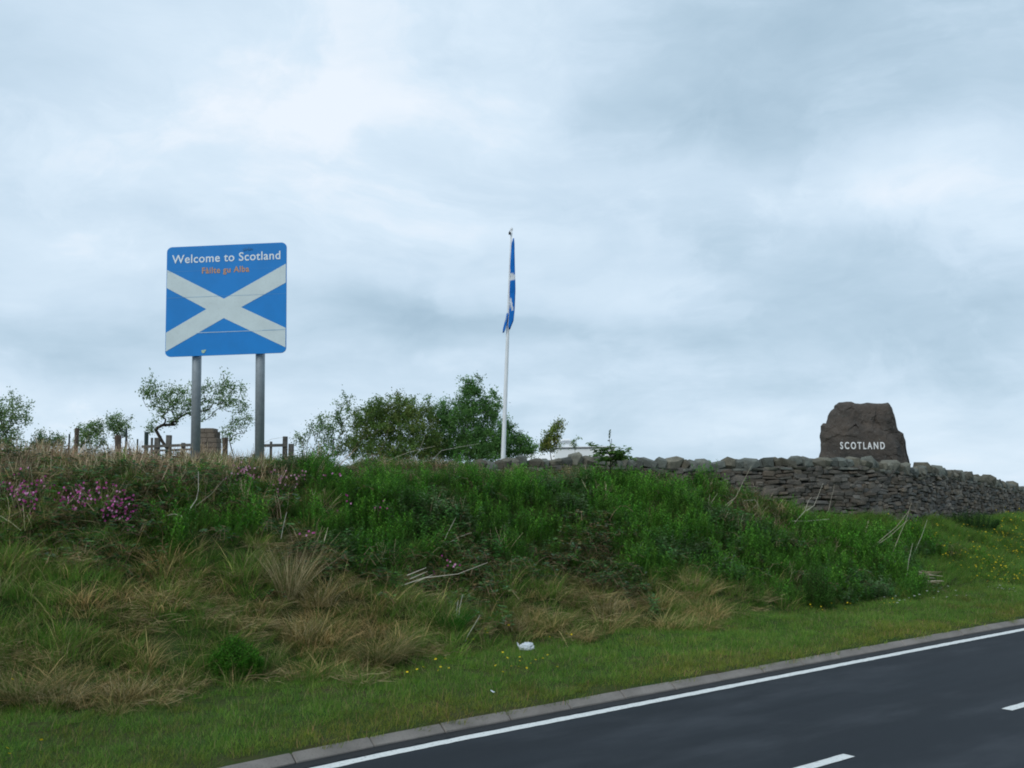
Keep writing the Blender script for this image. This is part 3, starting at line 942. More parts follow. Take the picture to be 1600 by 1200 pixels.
def letters(mb, name, mat, root):
    # one mesh object per letter: loose pieces that overlap in x belong together
    n = len(mb.v); par = list(range(n))

    def fd(i):
        while par[i] != i:
            par[i] = par[par[i]]; i = par[i]
        return i
    for f in mb.f:
        for k in f[1:]: par[fd(k)] = fd(f[0])
    isl = {}
    for i in range(n): isl.setdefault(fd(i), []).append(i)
    gr = []
    for ids in sorted(isl.values(), key=lambda q: min(mb.v[i][0] for i in q)):
        a = min(mb.v[i][0] for i in ids); b = max(mb.v[i][0] for i in ids)
        if gr and a < gr[-1][1] - (b - a) * .4: gr[-1][2].extend(ids); gr[-1][1] = max(gr[-1][1], b)
        else: gr.append([a, b, list(ids)])
    for a, b, ids in gr:
        mp = {i: k for k, i in enumerate(ids)}; m2 = MB(); m2.add([mb.v[i] for i in ids], [tuple(mp[i] for i in f) for f in mb.f if f[0] in mp]); obj(name, m2, mat, root)


def fbm(p, sc, o=4):
    v = 0; a = .5
    for _ in range(o): v += a * mnoise.noise(Vector(p) * sc); sc *= 2.1; a *= .5
    return v


def build_monolith():
    Z = 29.0
    pl = [(172, 1150), (175, 905), (185, 850), (200, 700), (182, 600), (200, 540), (198, 470), (225, 435), (265, 442), (300, 330), (330, 270), (375, 238), (382, 200), (430, 160),
          (600, 150), (640, 170), (720, 178), (800, 165), (950, 175), (1090, 165), (1130, 220), (1165, 320), (1190, 440), (1220, 530), (1290, 580), (1320, 640),
          (1340, 800), (1380, 950), (1410, 1080), (1425, 1200)]
    pts = [Vector((1260 + a / 8.572, 610 + b / 8.572)) for a, b in pl]
    k = Z / F
    c0 = atz(1350, 690, Z); gb = gz(c0.x, c0.y)
    root = thing('boundary_stone', 'huge brown upright boulder painted with white capitals reading SCOTLAND, standing behind the wall', 'boulder', (c0.x, c0.y, gb))
    # outline in local (x, z), metres
    out = [Vector((atz(p.x, p.y, Z).x, atz(p.x, p.y, Z).z)) for p in pts]
    out = [Vector((out[0].x - .08, gb - .2))] + out + [Vector((out[-1].x + .12, gb - .2))]
    # resample
    per = []; n = len(out)
    for i in range(n):
        a, b = out[i], out[(i + 1) % n]; m_ = max(1, int((b - a).length / .045))
        for j in range(m_): per.append(a.lerp(b, j / m_))
    per = [p + Vector((fbm((p.x, p.y, 3), 5) * .035, fbm((p.x, p.y, 9), 5) * .035)) for p in per]
    cen = Vector((c0.x, (gb + 5.0) / 2 + .1)); NR = 46; TKN = .42
    tl = atz(1312.5, 691.2, Z - .42); br = atz(1382.5, 701.6, Z - .42)

    def front(px, pz, r):
        d = TKN * (1 - r ** 5) ** .5
        line = (c0.z + .37) - (px - c0.x) * .30           # upper band set back along a slanting break
        dd = pz - line
        step = 1 / (1 + math.exp(-dd * 14)); d -= .13 * step * (1 - r ** 3)
        if px > c0.x + .75: d -= .16 * min(1, (px - c0.x - .75) / .25) * (1 - step)
        rough = fbm((px, pz, 1), 1.3, 3) * .12 + fbm((px, pz, 4), 9, 3) * .035
        for sc_, am in ((1.5, .22), (3.4, .11)):
            wv_ = mnoise.noise_vector(Vector((px, pz, 2.0)) * 1.4) * .25
            q0 = Vector((px + wv_.x, pz * 1.3 + wv_.y, .3)) * sc_; c_ = mnoise.voronoi(q0)[1][0]; nv = mnoise.noise_vector(c_ * 5.3)
            rough += am * (.28 * nv.z + ((q0 - c_).x * nv.x + (q0 - c_).y * nv.y) * .55)
        ex = max(0, abs(px - (tl.x + br.x) / 2) - .68); ez = max(0, abs(pz - (tl.z + br.z) / 2) - .14)
        q = min(1, math.hypot(ex, ez) / .3); rough *= q
        return d + rough * (1 - r ** 8)
    mb = MB()
    NP = len(per); vv = []; ff = []
    for side in (1, -1):
        o0 = len(vv)
        for ri in range(1, NR + 1):
            r = (ri / NR) ** .8
            for p in per:
                q = cen.lerp(p, r)
                if side == 1: y = c0.y - front(q.x, q.y, r)
                else: y = c0.y + TKN * (1 - r ** 5) ** .5 + fbm((q.x, q.y, 7), 1.6, 5) * .2 * (1 - r ** 8)
                vv.append((q.x, y, q.y))
        vv.append((cen.x, c0.y - side * TKN if side == -1 else c0.y - front(cen.x, cen.y, 0), cen.y)); ce = len(vv) - 1
        for i in range(NP):
            j = (i + 1) % NP; ff.append((ce, o0 + i, o0 + j) if side == 1 else (ce, o0 + j, o0 + i))
            for ri in range(NR - 1):
                a = o0 + ri * NP
                q = (a + i, a + NP + i, a + NP + j, a + j); ff.append(q if side == 1 else q[::-1])
    mb.add(vv, ff); o = obj('boulder', mb, M['monolith'], root); smooth(o.data, False)
    # lettering, painted capitals standing a few mm proud
    v, f = text_mesh('SCOTLAND', .035, .016, 1.42)
    x0 = min(p.x for p in v); x1 = max(p.x for p in v); y0 = min(p.y for p in v); y1 = max(p.y for p in v)
    mb = MB(); vv = []
    for p in v:
        u = (p.x - x0) / (x1 - x0); w = (p.y - y0) / (y1 - y0)
        X = tl.x + (br.x - tl.x) * u; Zz = br.z + (tl.z - br.z) * w + .012 - .02 * u
        vv.append((X, c0.y - front(X, Zz, 0.0) - p.z * .35 - .006, Zz))
    mb.add(vv, f); letters(mb, 'letter', M['white_letter'], root)


build_monolith()

# ------------------------------------------------------------------ welcome sign
def build_sign():
    TL, TR, BL, BR = atz(261, 387.5, 18.12), atz(448.5, 377.5, 17.98), atz(258, 557, 18.12), atz(446, 552, 17.98)
    cx = (TL + TR + BL + BR) / 4; rt = ((TR - TL) + (BR - BL)) / 2; up = ((TL - BL) + (TR - BR)) / 2
    Wd, Ht = rt.length, up.length; rx = rt.normalized(); uz = up - rx * up.dot(rx) * .35; uz.normalize(); nn = rx.cross(uz).normalized(); uz = uz.normalized()
    o0 = cx - rx * Wd / 2 + uz * Ht / 2
    if nn.y > 0: nn = -nn

    def P(u, v, off=0.0): return o0 + rx * (u * Wd) - uz * (v * Ht) + nn * off
    b1 = atz(302, 712, 18.2); b2 = atz(401, 708, 18.1); g1 = gz(b1.x, b1.y); g2 = gz(b2.x, b2.y)
    root = thing('welcome_sign', 'large blue road sign with white diagonal cross reading Welcome to Scotland on two grey posts', 'road sign', (cx.x, cx.y, min(g1, g2)))
    # board with rounded corners
    rr = .045
    pl = []
    for (cu, cv, a0) in ((1 - rr, rr, 90), (rr, rr, 180), (rr, 1 - rr, 270), (1 - rr, 1 - rr, 0)):
        for k in range(7):
            a = R(a0 + (90 * k / 6) * (1)); a_ = R({90: 0, 180: 90, 270: 180, 0: 270}[a0] + 90 * k / 6)
            pl.append((cu + rr * math.cos(a_), cv - rr * math.sin(a_)))
    n = len(pl); mb = MB()
    mb.add([P(u, v, 0) for u, v in pl] + [P(u, v, -.025) for u, v in pl], [tuple(range(n)), tuple(range(n, 2 * n))[::-1]] + [(i, n + i, n + (i + 1) % n, (i + 1) % n) for i in range(n)])
    obj('board', mb, M['signblue'], root)
    mb = MB()
    for v in (.16, .5, .84): mb.box(P(.5, v, -.05), Wd * .94, .04, .05, Matrix((rx, -nn, uz)).transposed())
    obj('stiffening_rail', mb, M['signback'], root)
    # saltire: left & right edge bands, notches
    e = .004
    cross = [(e, .208), (.484, .492), (1 - e, .196), (1 - e, .368), (.627, .575), (1 - e, .777), (1 - e, .952), (.484, .668), (e, .950), (e, .780), (.338, .580), (e, .374)]
    cc = (.484, .58); m_ = len(cross); mb = MB()
    mb.add([P(*cc, .003)] + [P(u, v, .003) for u, v in cross], [(0, 1 + (i + 1) % m_, 1 + i) for i in range(m_)]); obj('saltire', mb, M['signgrey'], root)

    def text(body, name, u0, u1, vb, cap, mat, off, sp, ref):
        v, f = text_mesh(body, 0.0, off, sp); x0 = min(p.x for p in v); x1 = max(p.x for p in v)
        mb_ = MB(); mb_.add([P(u0 + (u1 - u0) * (p.x - x0) / (x1 - x0), vb - cap * p.y / ref, .006) for p in v], f); letters(mb_, name, mat, root)
    text('Welcome to Scotland', 'letter', .045, .950, .1515, .080, M['signtext'], .012, 1.06, .73)
    text('F\u00e0ilte gu Alba', 'letter', .298, .692, .254, .056, M['signorange'], .022, 1.10, .73)
    for nm, v0, u0, u1, th, mt in (('panel_seam', .467, .01, .99, .0012, 'seam'), ('panel_seam', .792, .25, .80, .0026, 'seam_light'), ('panel_seam', .792, .805, .99, .002, 'seam'), ('panel_seam', .228, .01, .98, .0007, 'seam')):
        mb = MB(); mb.add([P(u0, v0 - th, .0065), P(u1, v0 - th + .001, .0065), P(u1, v0 + th, .0065), P(u0, v0 + th, .0065)], [(0, 1, 2, 3)]); obj(nm, mb, M[mt], root)
    mb = MB(); q = [(.302, .952), (.338, .946), (.342, .955), (.334, .958), (.330, .975), (.312, .978), (.304, .968)]
    mb.add([P(u, v, .0065) for u, v in q], [tuple(range(len(q)))]); obj('sticker', mb, M['sticker'], root)
    mb = MB()
    for u0, v0, a, b in ((.655, .050, .02, .02), (.69, .045, .016, .026), (.71, .05, .014, .012)):
        q = [(u0 - a, v0), (u0 - a * .3, v0 - b * .6), (u0 + a * .5, v0 - b * .4), (u0 + a, v0 + b * .1), (u0 + a * .4, v0 + b * .6), (u0 - a * .6, v0 + b * .7)]
        mb.add([P(u, v, .0065) for u, v in q], [tuple(range(6))])
    obj('smudge', mb, M['smudge'], root)
    for u, gp in ((.2340, b1), (.7640, b2)):
        top = P(u, .02, -.175); bot = P(u, 1.75, -.175); bot = top + (bot - top) * ((top.z - (gz(bot.x, bot.y) - .3)) / (top.z - bot.z))
        mb = MB(); mb.tube([bot, top], .084, 20, True); po = obj('post', mb, M['steel'], root)
        for p_ in po.data.polygons: p_.use_smooth = len(p_.vertices) == 4
        mb = MB(); mb.tube([top - (top - bot).normalized() * 0, top + Vector((0, 0, .02))], .089, 20, True); obj('post_cap', mb, M['signback'], po).location = (0, 0, 0)
        for v in (.16, .5, .84):
            mb = MB(); mb.tube([P(u, v - .012, -.175), P(u, v + .012, -.175)], .092, 16, True); mb.box(P(u, v, -.08), .05, .04, .05, Matrix((rx, -nn, uz)).transposed())
            obj('bracket', mb, M['signback'], root)


build_sign()

# ------------------------------------------------------------------ flagpole and flag
def build_flag():
    Z = 24.5
    b = atz(786.3, 712, Z); t = atz(799.2, 359, Z); g0 = gz(b.x, b.y)
    root = thing('flagpole', 'slim white flagpole leaning slightly, standing behind the bank at the end of the wall', 'flagpole', (b.x, b.y, g0))
    d = (t - b); bb = b - d * ((b.z - g0 + .1) / d.z)
    mb = MB(); pts = [bb.lerp(t, i / 8) for i in range(9)]; mb.tube(pts, [.062 - .036 * i / 8 for i in range(9)], 16); obj('pole', mb, M['polewhite'], root, True)
    mb = MB(); mb.tube([t - Vector((0, 0, .01)), t + Vector((0, 0, .03)), t + Vector((0, 0, .055))], [.034, .034, .015], 12); obj('finial', mb, M['polewhite'], root)
    k = atz(796.4, 365, Z - .03); mb = MB(); mb.tube([k + Vector((-.028, -.02, 0)), k + Vector((.028, -.02, 0))], .033, 12); mb.box(k + Vector((0, -.02, .03)), .02, .06, .06); obj('pulley', mb, M['black'], root)
    mb = MB(); hp = [atz(798.3 - 8.5 * i / 10, 368 + 300 * i / 10, Z - .11) for i in range(11)]; mb.tube(hp, .004, 4); obj('halyard', mb, M['polewhite'], root)
    # flag: hangs limp in folds, a little of the saltire showing
    keys = [(374, 801.6, 803.2), (382, 799.4, 804.0), (400, 798.2, 804.4), (429, 796.4, 804.9), (441, 795.8, 805.2), (455, 795.4, 805.6), (470, 795.6, 805.4), (490, 795.4, 804.6), (500, 794.6, 803.3), (508, 794.2, 799.5), (513, 794.9, 797.4)]
    root2 = thing('saltire_flag', 'blue and white flag hanging limp in folds against the top of the white flagpole', 'flag', atz(800, 376, Z))
    mb = MB(); NY = 70; NX = 26; ys = [374 + (513 - 374) * i / NY for i in range(NY + 1)]
    vv = []; cc = []; BL = (.016, .20, .66); WH = (.80, .84, .88)
    for i, y in enumerate(ys):
        l = np.interp(y, [q[0] for q in keys], [q[1] for q in keys]); r = np.interp(y, [q[0] for q in keys], [q[2] for q in keys])
        for j in range(NX + 1):
            u = j / NX; x = l + (r - l) * (.5 - .5 * math.cos(u * math.pi * 5)) * (1 if True else 0)
            x = l + (r - l) * (.5 + .5 * math.sin((u * 5 - .5) * math.pi) * (.75 + .25 * math.sin(u * 9 + y * .02)))
            dep = -.07 - .05 * math.sin(u * 3.1) - .09 * (u - .5) + .02 * math.sin(y * .09 + u * 6)
            vv.append(atz(x, y + 2.0 * math.sin(u * 7), Z + dep))
            c = BL
            if 429 - 2 * math.sin(u * 9) < y < 440 + 2 * math.sin(u * 9): c = WH
            if 466 < y < 496 and abs((y - 466) / 30 - (u * 5 % 1)) < .22 and int(u * 5) in (2, 4): c = WH
            cc.append(c)
    ff = [(i * (NX + 1) + j, i * (NX + 1) + j + 1, (i + 1) * (NX + 1) + j + 1, (i + 1) * (NX + 1) + j) for i in range(NY) for j in range(NX)]
    mb.add(vv, ff, cc); o = obj('cloth', mb, M['flagblue'], root2, True)
    sm_ = o.modifiers.new('thick', 'SOLIDIFY'); sm_.thickness = .004
    mb = MB(); vv = []; cc = []; kk = [(489, 791.5, 794.5), (497, 789.8, 792.8), (505, 788.0, 791.8), (514, 785.8, 790.0), (520, 785.2, 787.4)]
    for y, l, r in kk:
        for j in range(5): u = j / 4; vv.append(atz(l + (r - l) * u, y, Z + .03 - .1 * u + .04 * math.sin(u * 6))); cc.append(BL if not (495 < y < 499 and j < 2) else WH)
    mb.add(vv, [(i * 5 + j, i * 5 + j + 1, (i + 1) * 5 + j + 1, (i + 1) * 5 + j) for i in range(4) for j in range(4)], cc)
    o = obj('corner_tail', mb, M['flagblue'], root2, True); sm_ = o.modifiers.new('thick', 'SOLIDIFY'); sm_.thickness = .004


build_flag()

# ------------------------------------------------------------------ vehicles in the lay-by behind the wall
def wheel(root, c, r, w, ax):
    mb = MB(); mb.tube([Vector(c) - ax * w / 2, Vector(c) - ax * w * .42, Vector(c) + ax * w * .42, Vector(c) + ax * w / 2], [r * .9, r, r, r * .9], 20)
    t_ = obj('wheel', mb, M['tyre'], root); mb = MB(); mb.tube([Vector(c) - ax * (w / 2 + .01), Vector(c) + ax * (w / 2 + .01)], r * .55, 16); obj('rim', mb, M['rim'], t_)


def build_motorhome():
    Z = 37.0; tl = atz(868, 698.5, Z); tr = atz(962, 700.5, Z); g0 = gz((tl.x + tr.x) / 2, Z); top = (tl.z + tr.z) / 2
    root = thing('motorhome', 'white motorhome parked behind the wall, only its roof and roof hump showing', 'motorhome', ((tl.x + tr.x) / 2, Z, g0))
    x0, x1 = tl.x, tr.x; cx = (x0 + x1) / 2
    y0, y1 = Z, Z + 5.6
    # rounded-box body profile extruded to the rear, length runs away from the road
    pr = [(x0 + .03, g0 + .35), (x0, g0 + .6), (x0, top - .07), (x0 + .02, top - .03), (x0 + .06, top - .01), (x1 - .06, top - .01), (x1 - .02, top - .03), (x1, top - .07), (x1, g0 + .6), (x1 - .03, g0 + .35)]
    mb = MB(); n = len(pr); rings = []
    for yy, ins in ((y0 + .0, .03), (y0 + .05, 0), (y1 - .6, 0), (y1, .12)):
        rings.append([(cx + (a - cx) * (1 - ins * .5), yy, z - (ins * .5 if z > g0 + 1 else 0)) for a, z in pr])
    mb.add([p for r_ in rings for p in r_], [(i * n + k, i * n + (k + 1) % n, (i + 1) * n + (k + 1) % n, (i + 1) * n + k) for i in range(3) for k in range(n)] + [tuple(range(n)), tuple(range(3 * n, 4 * n))[::-1]])
    obj('body', mb, M['vanwhite'], root)
    mb = MB(); mb.box((cx, y0 + 2.4, top + .0), x1 - x0 + .03, 4.9, .02); obj('roof_trim', mb, M['vantrim'], root)
    mb = MB(); mb.box((cx, y0 + 2.4, top + .035), x1 - x0 - .02, 4.8, .03); obj('roof', mb, M['vanwhite'], root)
    a = atz(873, 698, Z + .5); b = atz(896.5, 698, Z + .5); c = atz(884, 684.5, Z + .5); h = c.z - a.z; mb = MB(); rings = []
    prof = [(0, 0), (.04, .55), (.14, .9), (.3, 1), (.72, 1), (.86, .9), (.93, .5), (1, 0)]; W0 = b.x - a.x
    for yy, k in ((Z + .45, .75), (Z + .5, .95), (Z + .6, 1), (Z + 1.3, 1), (Z + 1.45, .7)): rings.append([(a.x + W0 * u, yy, top + .05 + h * v * k) for u, v in prof])
    n = len(prof); mb.add([p for r_ in rings for p in r_], [(i * n + k, i * n + k + 1, (i + 1) * n + k + 1, (i + 1) * n + k) for i in range(4) for k in range(n - 1)] + [tuple(range(n)), tuple(range(4 * n, 5 * n))[::-1]])
    obj('roof_dome', mb, M['vanwhite'], root, True)
    mb = MB(); mb.box((cx, y0 - .012, g0 + 1.35), 1.2, .03, .5); obj('rear_window', mb, M['glass'], root)
    for sx in (-1, 1):
        mb = MB(); mb.box((cx + sx * .85, y0 - .015, g0 + .85), .18, .04, .35); obj('rear_lamp', mb, M['lampred'], root)
        for yy in (y0 + 1.3, y1 - .9): wheel(root, (cx + sx * .95, yy, g0 + .33), .33, .2, Vector((1, 0, 0)))
        for yy in (1.2, 3.0):
            mb = MB(); mb.box((cx + sx * (x1 - x0) / 2, y0 + yy + .3, g0 + 1.7), .03, .9, .5); obj('side_window', mb, M['glass'], root)
    mb = MB(); mb.box((cx, y0 - .03, g0 + .42), 1.9, .1, .18); obj('bumper', mb, M['vantrim'], root)
    m_ = atz(960.5, 700, Z); t_ = atz(960, 685, Z); mb = MB(); mb.tube([(m_.x - .08, Z + .3, top + .04), (t_.x - .08, Z + .3, t_.z)], .012, 6); obj('aerial', mb, M['vantrim'], root)


build_motorhome()


def build_car():
    Z = 40.0; p = atz(850, 709.3, Z); g0 = gz(p.x, Z)
    g0 = max(g0, p.z - 1.9)
    root = thing('parked_van', 'white van behind the wall by the narrow sapling, just the curve of its roof showing', 'van', (p.x, Z, g0))
    H = p.z - g0; w = .88
    prof = [(-2.3, .35), (-2.35, .8), (-2.25, H * .6), (-1.9, H * .95), (-1.6, H), (1.0, H), (1.25, H * .93), (1.75, H * .58), (2.35, H * .5), (2.45, .75), (2.42, .35)]
    mb = MB(); n = len(prof); rings = []
    for k, ins in ((-1, .08), (-.97, .0), (-.8, 0), (.8, 0), (.97, 0), (1, .08)):
        top_in = lambda z: (.12 if z > H * .8 else 0) if abs(k) >= .97 else 0
        rings.append([(p.x + k * w - math.copysign(top_in(z), k), Z + yy * (1 - ins * .1), g0 + z - (.03 if abs(k) >= .97 and z > H * .9 else 0)) for yy, z in prof])
    mb.add([q for r_ in rings for q in r_], [(i * n + j, i * n + (j + 1) % n, (i + 1) * n + (j + 1) % n, (i + 1) * n + j) for i in range(5) for j in range(n)] + [tuple(range(n)), tuple(range(5 * n, 6 * n))[::-1]])
    obj('body', mb, M['vanwhite'], root, False)
    for sx in (-1, 1):
        for yy in (-1.4, 1.5): wheel(root, (p.x + sx * .78, Z + yy, g0 + .31), .31, .2, Vector((1, 0, 0)))
    mb = MB(); mb.box((p.x, Z - 2.12, g0 + H * .74), 1.3, .02, .4, Matrix.Rotation(-.45, 3, 'X')); obj('rear_window', mb, M['glass'], root)


build_car()

# ------------------------------------------------------------------ trees and bushes beyond the bank
def tree(name, label, cat, Z, base, blobs, n=150, leaves=30, L=.06, cols=None, trunk=.09, group=None, shoots=0, spread=.10, seed=1, up=.35):
    L *= 1.15; leaves = int(leaves * 2.0); trunk *= .55; n = int(n * 1.5)
    r = random.Random(seed); cols = cols or [(.055, .10, .035)]
    bp = atz(base[0], base[1], Z); g0 = gz(bp.x, bp.y); B = Vector((bp.x, bp.y, g0))
    root = thing(name, label, cat, B, group)
    tgt = []; k = Z / F
    wsum = sum(b[2] * b[3] for b in blobs)
    for (x, y, rx, ry) in blobs:
        c = atz(x, y, Z); m_ = max(4, int(n * rx * ry / wsum))
        for _ in range(m_):
            q = rv(r).normalized() * (r.random() ** .36)
            tgt.append(c + Vector((q.x * rx * k, q.y * rx * k * .8, q.z * ry * k)))
        for _ in range(int(shoots * rx * ry / wsum)):
            a = r.uniform(-1, 1); tgt.append(c + Vector((a * rx * k, r.uniform(-.5, .5) * rx * k, ry * k * (math.sqrt(max(0, 1 - a * a)) + r.uniform(.05, .35)))))
    if name == 'thicket': trunk *= .45
    fork = B.lerp(bp, .8 if name != 'thicket' else .45) if bp.z > g0 + .3 else B + Vector((0, 0, .2))
    nodes = [B + Vector((0, 0, -.1)), B.lerp(fork, .5) + rv(r, 0) * .03, fork]; par = [-1, 0, 1]
    tgt.sort(key=lambda p: (p - fork).length)
    A = np.array([tuple(p) for p in nodes])
    for p in tgt:
        q = np.array(tuple(p)); dv = q - A[2:]; dist = np.linalg.norm(dv, axis=1)
        cost = dist + up * np.clip(A[2:, 2] - q[2], 0, None) * 2 + .30 * np.linalg.norm(A[2:] - np.array(tuple(fork)), axis=1)
        j = int(np.argmin(cost)) + 2
        a = Vector(A[j]); seg = max(1, int((p - a).length / .22)); last = j
        for i in range(1, seg + 1):
            u = i / seg; m_ = a.lerp(p, u) + Vector((0, 0, -.05 * math.sin(u * math.pi) * (p - a).length)) + (rv(r) * .018 if i < seg else Vector())
            A = np.vstack([A, np.array([tuple(m_)])]); par.append(last); last = len(A) - 1
    N = len(A); wgt = np.ones(N) * .0; kids = np.zeros(N, int)
    for i in range(N - 1, 0, -1):
        if kids[i] == 0: wgt[i] += 1
        wgt[par[i]] += wgt[i]; kids[par[i]] += 1
    mx = wgt[1]; rad = np.maximum(trunk * (wgt / mx) ** .5, .0045)
    mb = MB(); 
    for i in range(1, N):
        j = par[i]; a, b = Vector(A[j]), Vector(A[i])
        if (b - a).length < 1e-4: continue
        mb.tube([a, b], [min(rad[j], rad[i] * 1.5), rad[i]], 6 if rad[i] > .02 else 3, False)
    obj('trunk', mb, M['bark'], root, True)
    mb = MB()
    for i in range(3, N):
        tip = kids[i] == 0
        m_ = leaves if tip else (leaves // 3 if wgt[i] < 4 else 0)
        a = Vector(A[i]); d0 = (a - Vector(A[par[i]])); d0 = d0.normalized() if d0.length > 0 else Vector((0, 0, 1))
        tone = r.uniform(.7, 1.3); cc = r.choice(cols)
        for _ in range(m_):
            sp = spread * r.choice([.25, .5, .9]); p = a - d0 * r.uniform(-.03, .24) + Vector((r.gauss(0, sp), r.gauss(0, sp), r.gauss(0, sp)))
            d = (d0 * .6 + rv(r) * .7 + Vector((0, 0, .2)))
            t_ = tone * r.uniform(.75, 1.25); leaf(mb, p, d, rv(r), L * r.uniform(.6, 1.15), L * .48, tuple(q * t_ * w_ for q, w_ in zip(cc, (2.7, 2.6, 2.2))))
    obj('crown', mb, M['leaf'], root)
    return root


G1 = [(.060, .105, .045), (.045, .085, .035), (.085, .125, .06)]
G2 = [(.052, .092, .026), (.068, .094, .028), (.042, .078, .022)]
G3 = [(.040, .095, .030), (.055, .115, .035), (.030, .07, .022)]
G4 = [(.075, .105, .025), (.085, .09, .025), (.06, .09, .025)]
TG = 'trees and bushes behind the bank'
tree('young_tree', 'rounded grey-green tree at the far left edge behind the bank', 'tree', 28, (4, 690), [(14, 650, 34, 30), (-6, 675, 30, 26), (-30, 655, 40, 36), (8, 690, 26, 16)], 190, 26, .06, G1, .08, TG, 12, .10, 2)
tree('bush', 'low dark bush between the far left tree and the wooden stump post', 'bush', 29, (72, 700), [(62, 688, 16, 12), (88, 688, 16, 11), (74, 697, 24, 8)], 60, 26, .055, G1, .04, TG, 6, .09, 3)
tree('bush', 'bush with rounded dome rising behind the brown timber post', 'bush', 29, (140, 700), [(140, 672, 22, 14), (128, 680, 14, 12), (155, 680, 14, 14), (140, 692, 24, 10)], 75, 24, .055, G1, .04, TG, 6, .09, 4)
tree('young_tree', 'small open crowned tree right beside the dome shaped bush', 'tree', 29, (182, 697), [(183, 662, 21, 15), (186, 678, 14, 12)], 62, 20, .055, G1, .04, TG, 6, .08, 5)
tree('windswept_tree', 'largest windswept tree, thin branches spreading behind the left post of the sign', 'tree', 27, (262, 684),
     [(250, 620, 30, 26), (272, 640, 30, 24), (236, 606, 16, 14), (292, 625, 24, 26), (345, 612, 38, 22), (365, 632, 24, 16), (320, 640, 22, 20), (240, 665, 14, 12)], 260, 15, .06, G1, .075, TG, 16, .10, 6, .1)
tree('shrub', 'thin sparse shrub between the two posts of the sign', 'shrub', 26, (366, 700), [(372, 665, 18, 14), (355, 678, 13, 12), (384, 652, 10, 9)], 60, 9, .055, G1, .03, TG, 4, .09, 7)
tree('shrub', 'loose airy grey-green shrub at the left end of the big thicket', 'shrub', 27, (508, 705), [(500, 672, 26, 18), (535, 648, 17, 26), (470, 685, 14, 13), (522, 668, 22, 20), (515, 692, 26, 12), (510, 706, 36, 8), (548, 625, 8, 10), (498, 655, 10, 8)], 135, 15, .06, G1, .05, TG, 10, .09, 8)
tree('thicket', 'widest dense olive brown thicket in the middle of the skyline', 'bush', 27, (615, 720), [(600, 672, 50, 34), (640, 665, 48, 40), (575, 660, 30, 26), (560, 695, 34, 16), (670, 690, 34, 22), (615, 640, 42, 20), (615, 702, 68, 14), (600, 714, 60, 9), (655, 712, 40, 10)], 760, 30, .055, G2, .07, TG, 46, .10, 9)
tree('thicket', 'tallest bright green thicket with upright shoots, left of the flagpole', 'bush', 27.6, (732, 720), [(728, 660, 46, 36), (735, 620, 22, 28), (690, 650, 24, 22), (770, 635, 14, 24), (762, 685, 34, 26), (700, 692, 36, 20), (735, 702, 58, 14), (735, 714, 62, 9)], 720, 30, .058, G3, .07, TG, 40, .10, 10)
tree('bush', 'low green bush sloping down immediately right of the flagpole', 'bush', 28.2, (806, 706), [(800, 690, 28, 20), (822, 698, 18, 13), (788, 668, 12, 14), (805, 706, 32, 8)], 210, 24, .055, G3, .04, TG, 8, .09, 11)
tree('sapling', 'narrow pointed yellow-green sapling just left of the motorhome', 'tree', 30, (862, 706), [(858, 692, 14, 15), (868, 675, 9, 14), (875, 662, 5, 8), (850, 698, 8, 8)], 90, 22, .06, G4, .03, TG, 5, .07, 12)
tree('sapling', 'tiny sprig of leaves poking up in front of the motorhome roof', 'tree', 31, (897, 706), [(897, 692, 4, 5), (901, 686, 3, 3)], 12, 9, .055, G1, .012, TG, 0, .04, 13)


def sapling_by_wall():
    r = random.Random(21); b = atz(952, 728, 21.6); g0 = gz(b.x, b.y)
    root = thing('sycamore_seedling', 'leafy plant with flat tiered leaves and one tall upright shoot in front of the wall', 'plant', (b.x, b.y, g0))
    mb = MB(); base = Vector((b.x, b.y, g0)); top = atz(955, 700, 21.6); tip = atz(953.5, 673, 21.6)
    mb.tube([base, top, atz(952, 686, 21.6), tip], [.014, .009, .005, .002], 6)
    ml = MB(); k = 21.6 / F
    arms = [(925, 694), (930, 703), (928, 712), (983, 704), (987, 712), (980, 696 + 4), (940, 702), (968, 702), (945, 716), (975, 716), (990, 718), (935, 720), (962, 708), (955, 698)]
    C = [(.055, .105, .025), (.07, .13, .03), (.035, .075, .02)]
    for (x, y) in arms:
        e = atz(x, y, 21.6 + r.uniform(-.35, .3)); st_ = base.lerp(top, r.uniform(.35, .95)); mid = st_.lerp(e, .5) + Vector((0, 0, .04)); mb.tube([st_, mid, e], [.006, .004, .002], 4)
        for q in range(34):
            u = r.uniform(.25, 1.05); p = (st_.lerp(mid, u * 2) if u < .5 else mid.lerp(e, u * 2 - 1)) + Vector((r.gauss(0, .035), r.gauss(0, .05), r.gauss(0, .018)))
            a = r.uniform(0, 6.28); t_ = r.uniform(.7, 1.3); d = Vector((math.cos(a), math.sin(a), r.uniform(-.35, .15)))
            leaf(ml, p, d, Vector((-d.y, d.x, 0)), r.uniform(.08, .13), .09, tuple(v * t_ * 2.2 for v in r.choice(C)))
    for q in range(22):
        u = q / 22; p = atz(952, 686, 21.6).lerp(tip, u) if q % 4 else atz(951, 690, 21.6); a = r.uniform(0, 6.28)
        leaf(ml, p, Vector((math.cos(a), math.sin(a), .9)), Vector((-math.sin(a), math.cos(a), 0)), .055, .035, r.choice(C))
    obj('trunk', mb, M['bark'], root, True); obj('leaves', ml, M['leaf'], root)


sapling_by_wall()

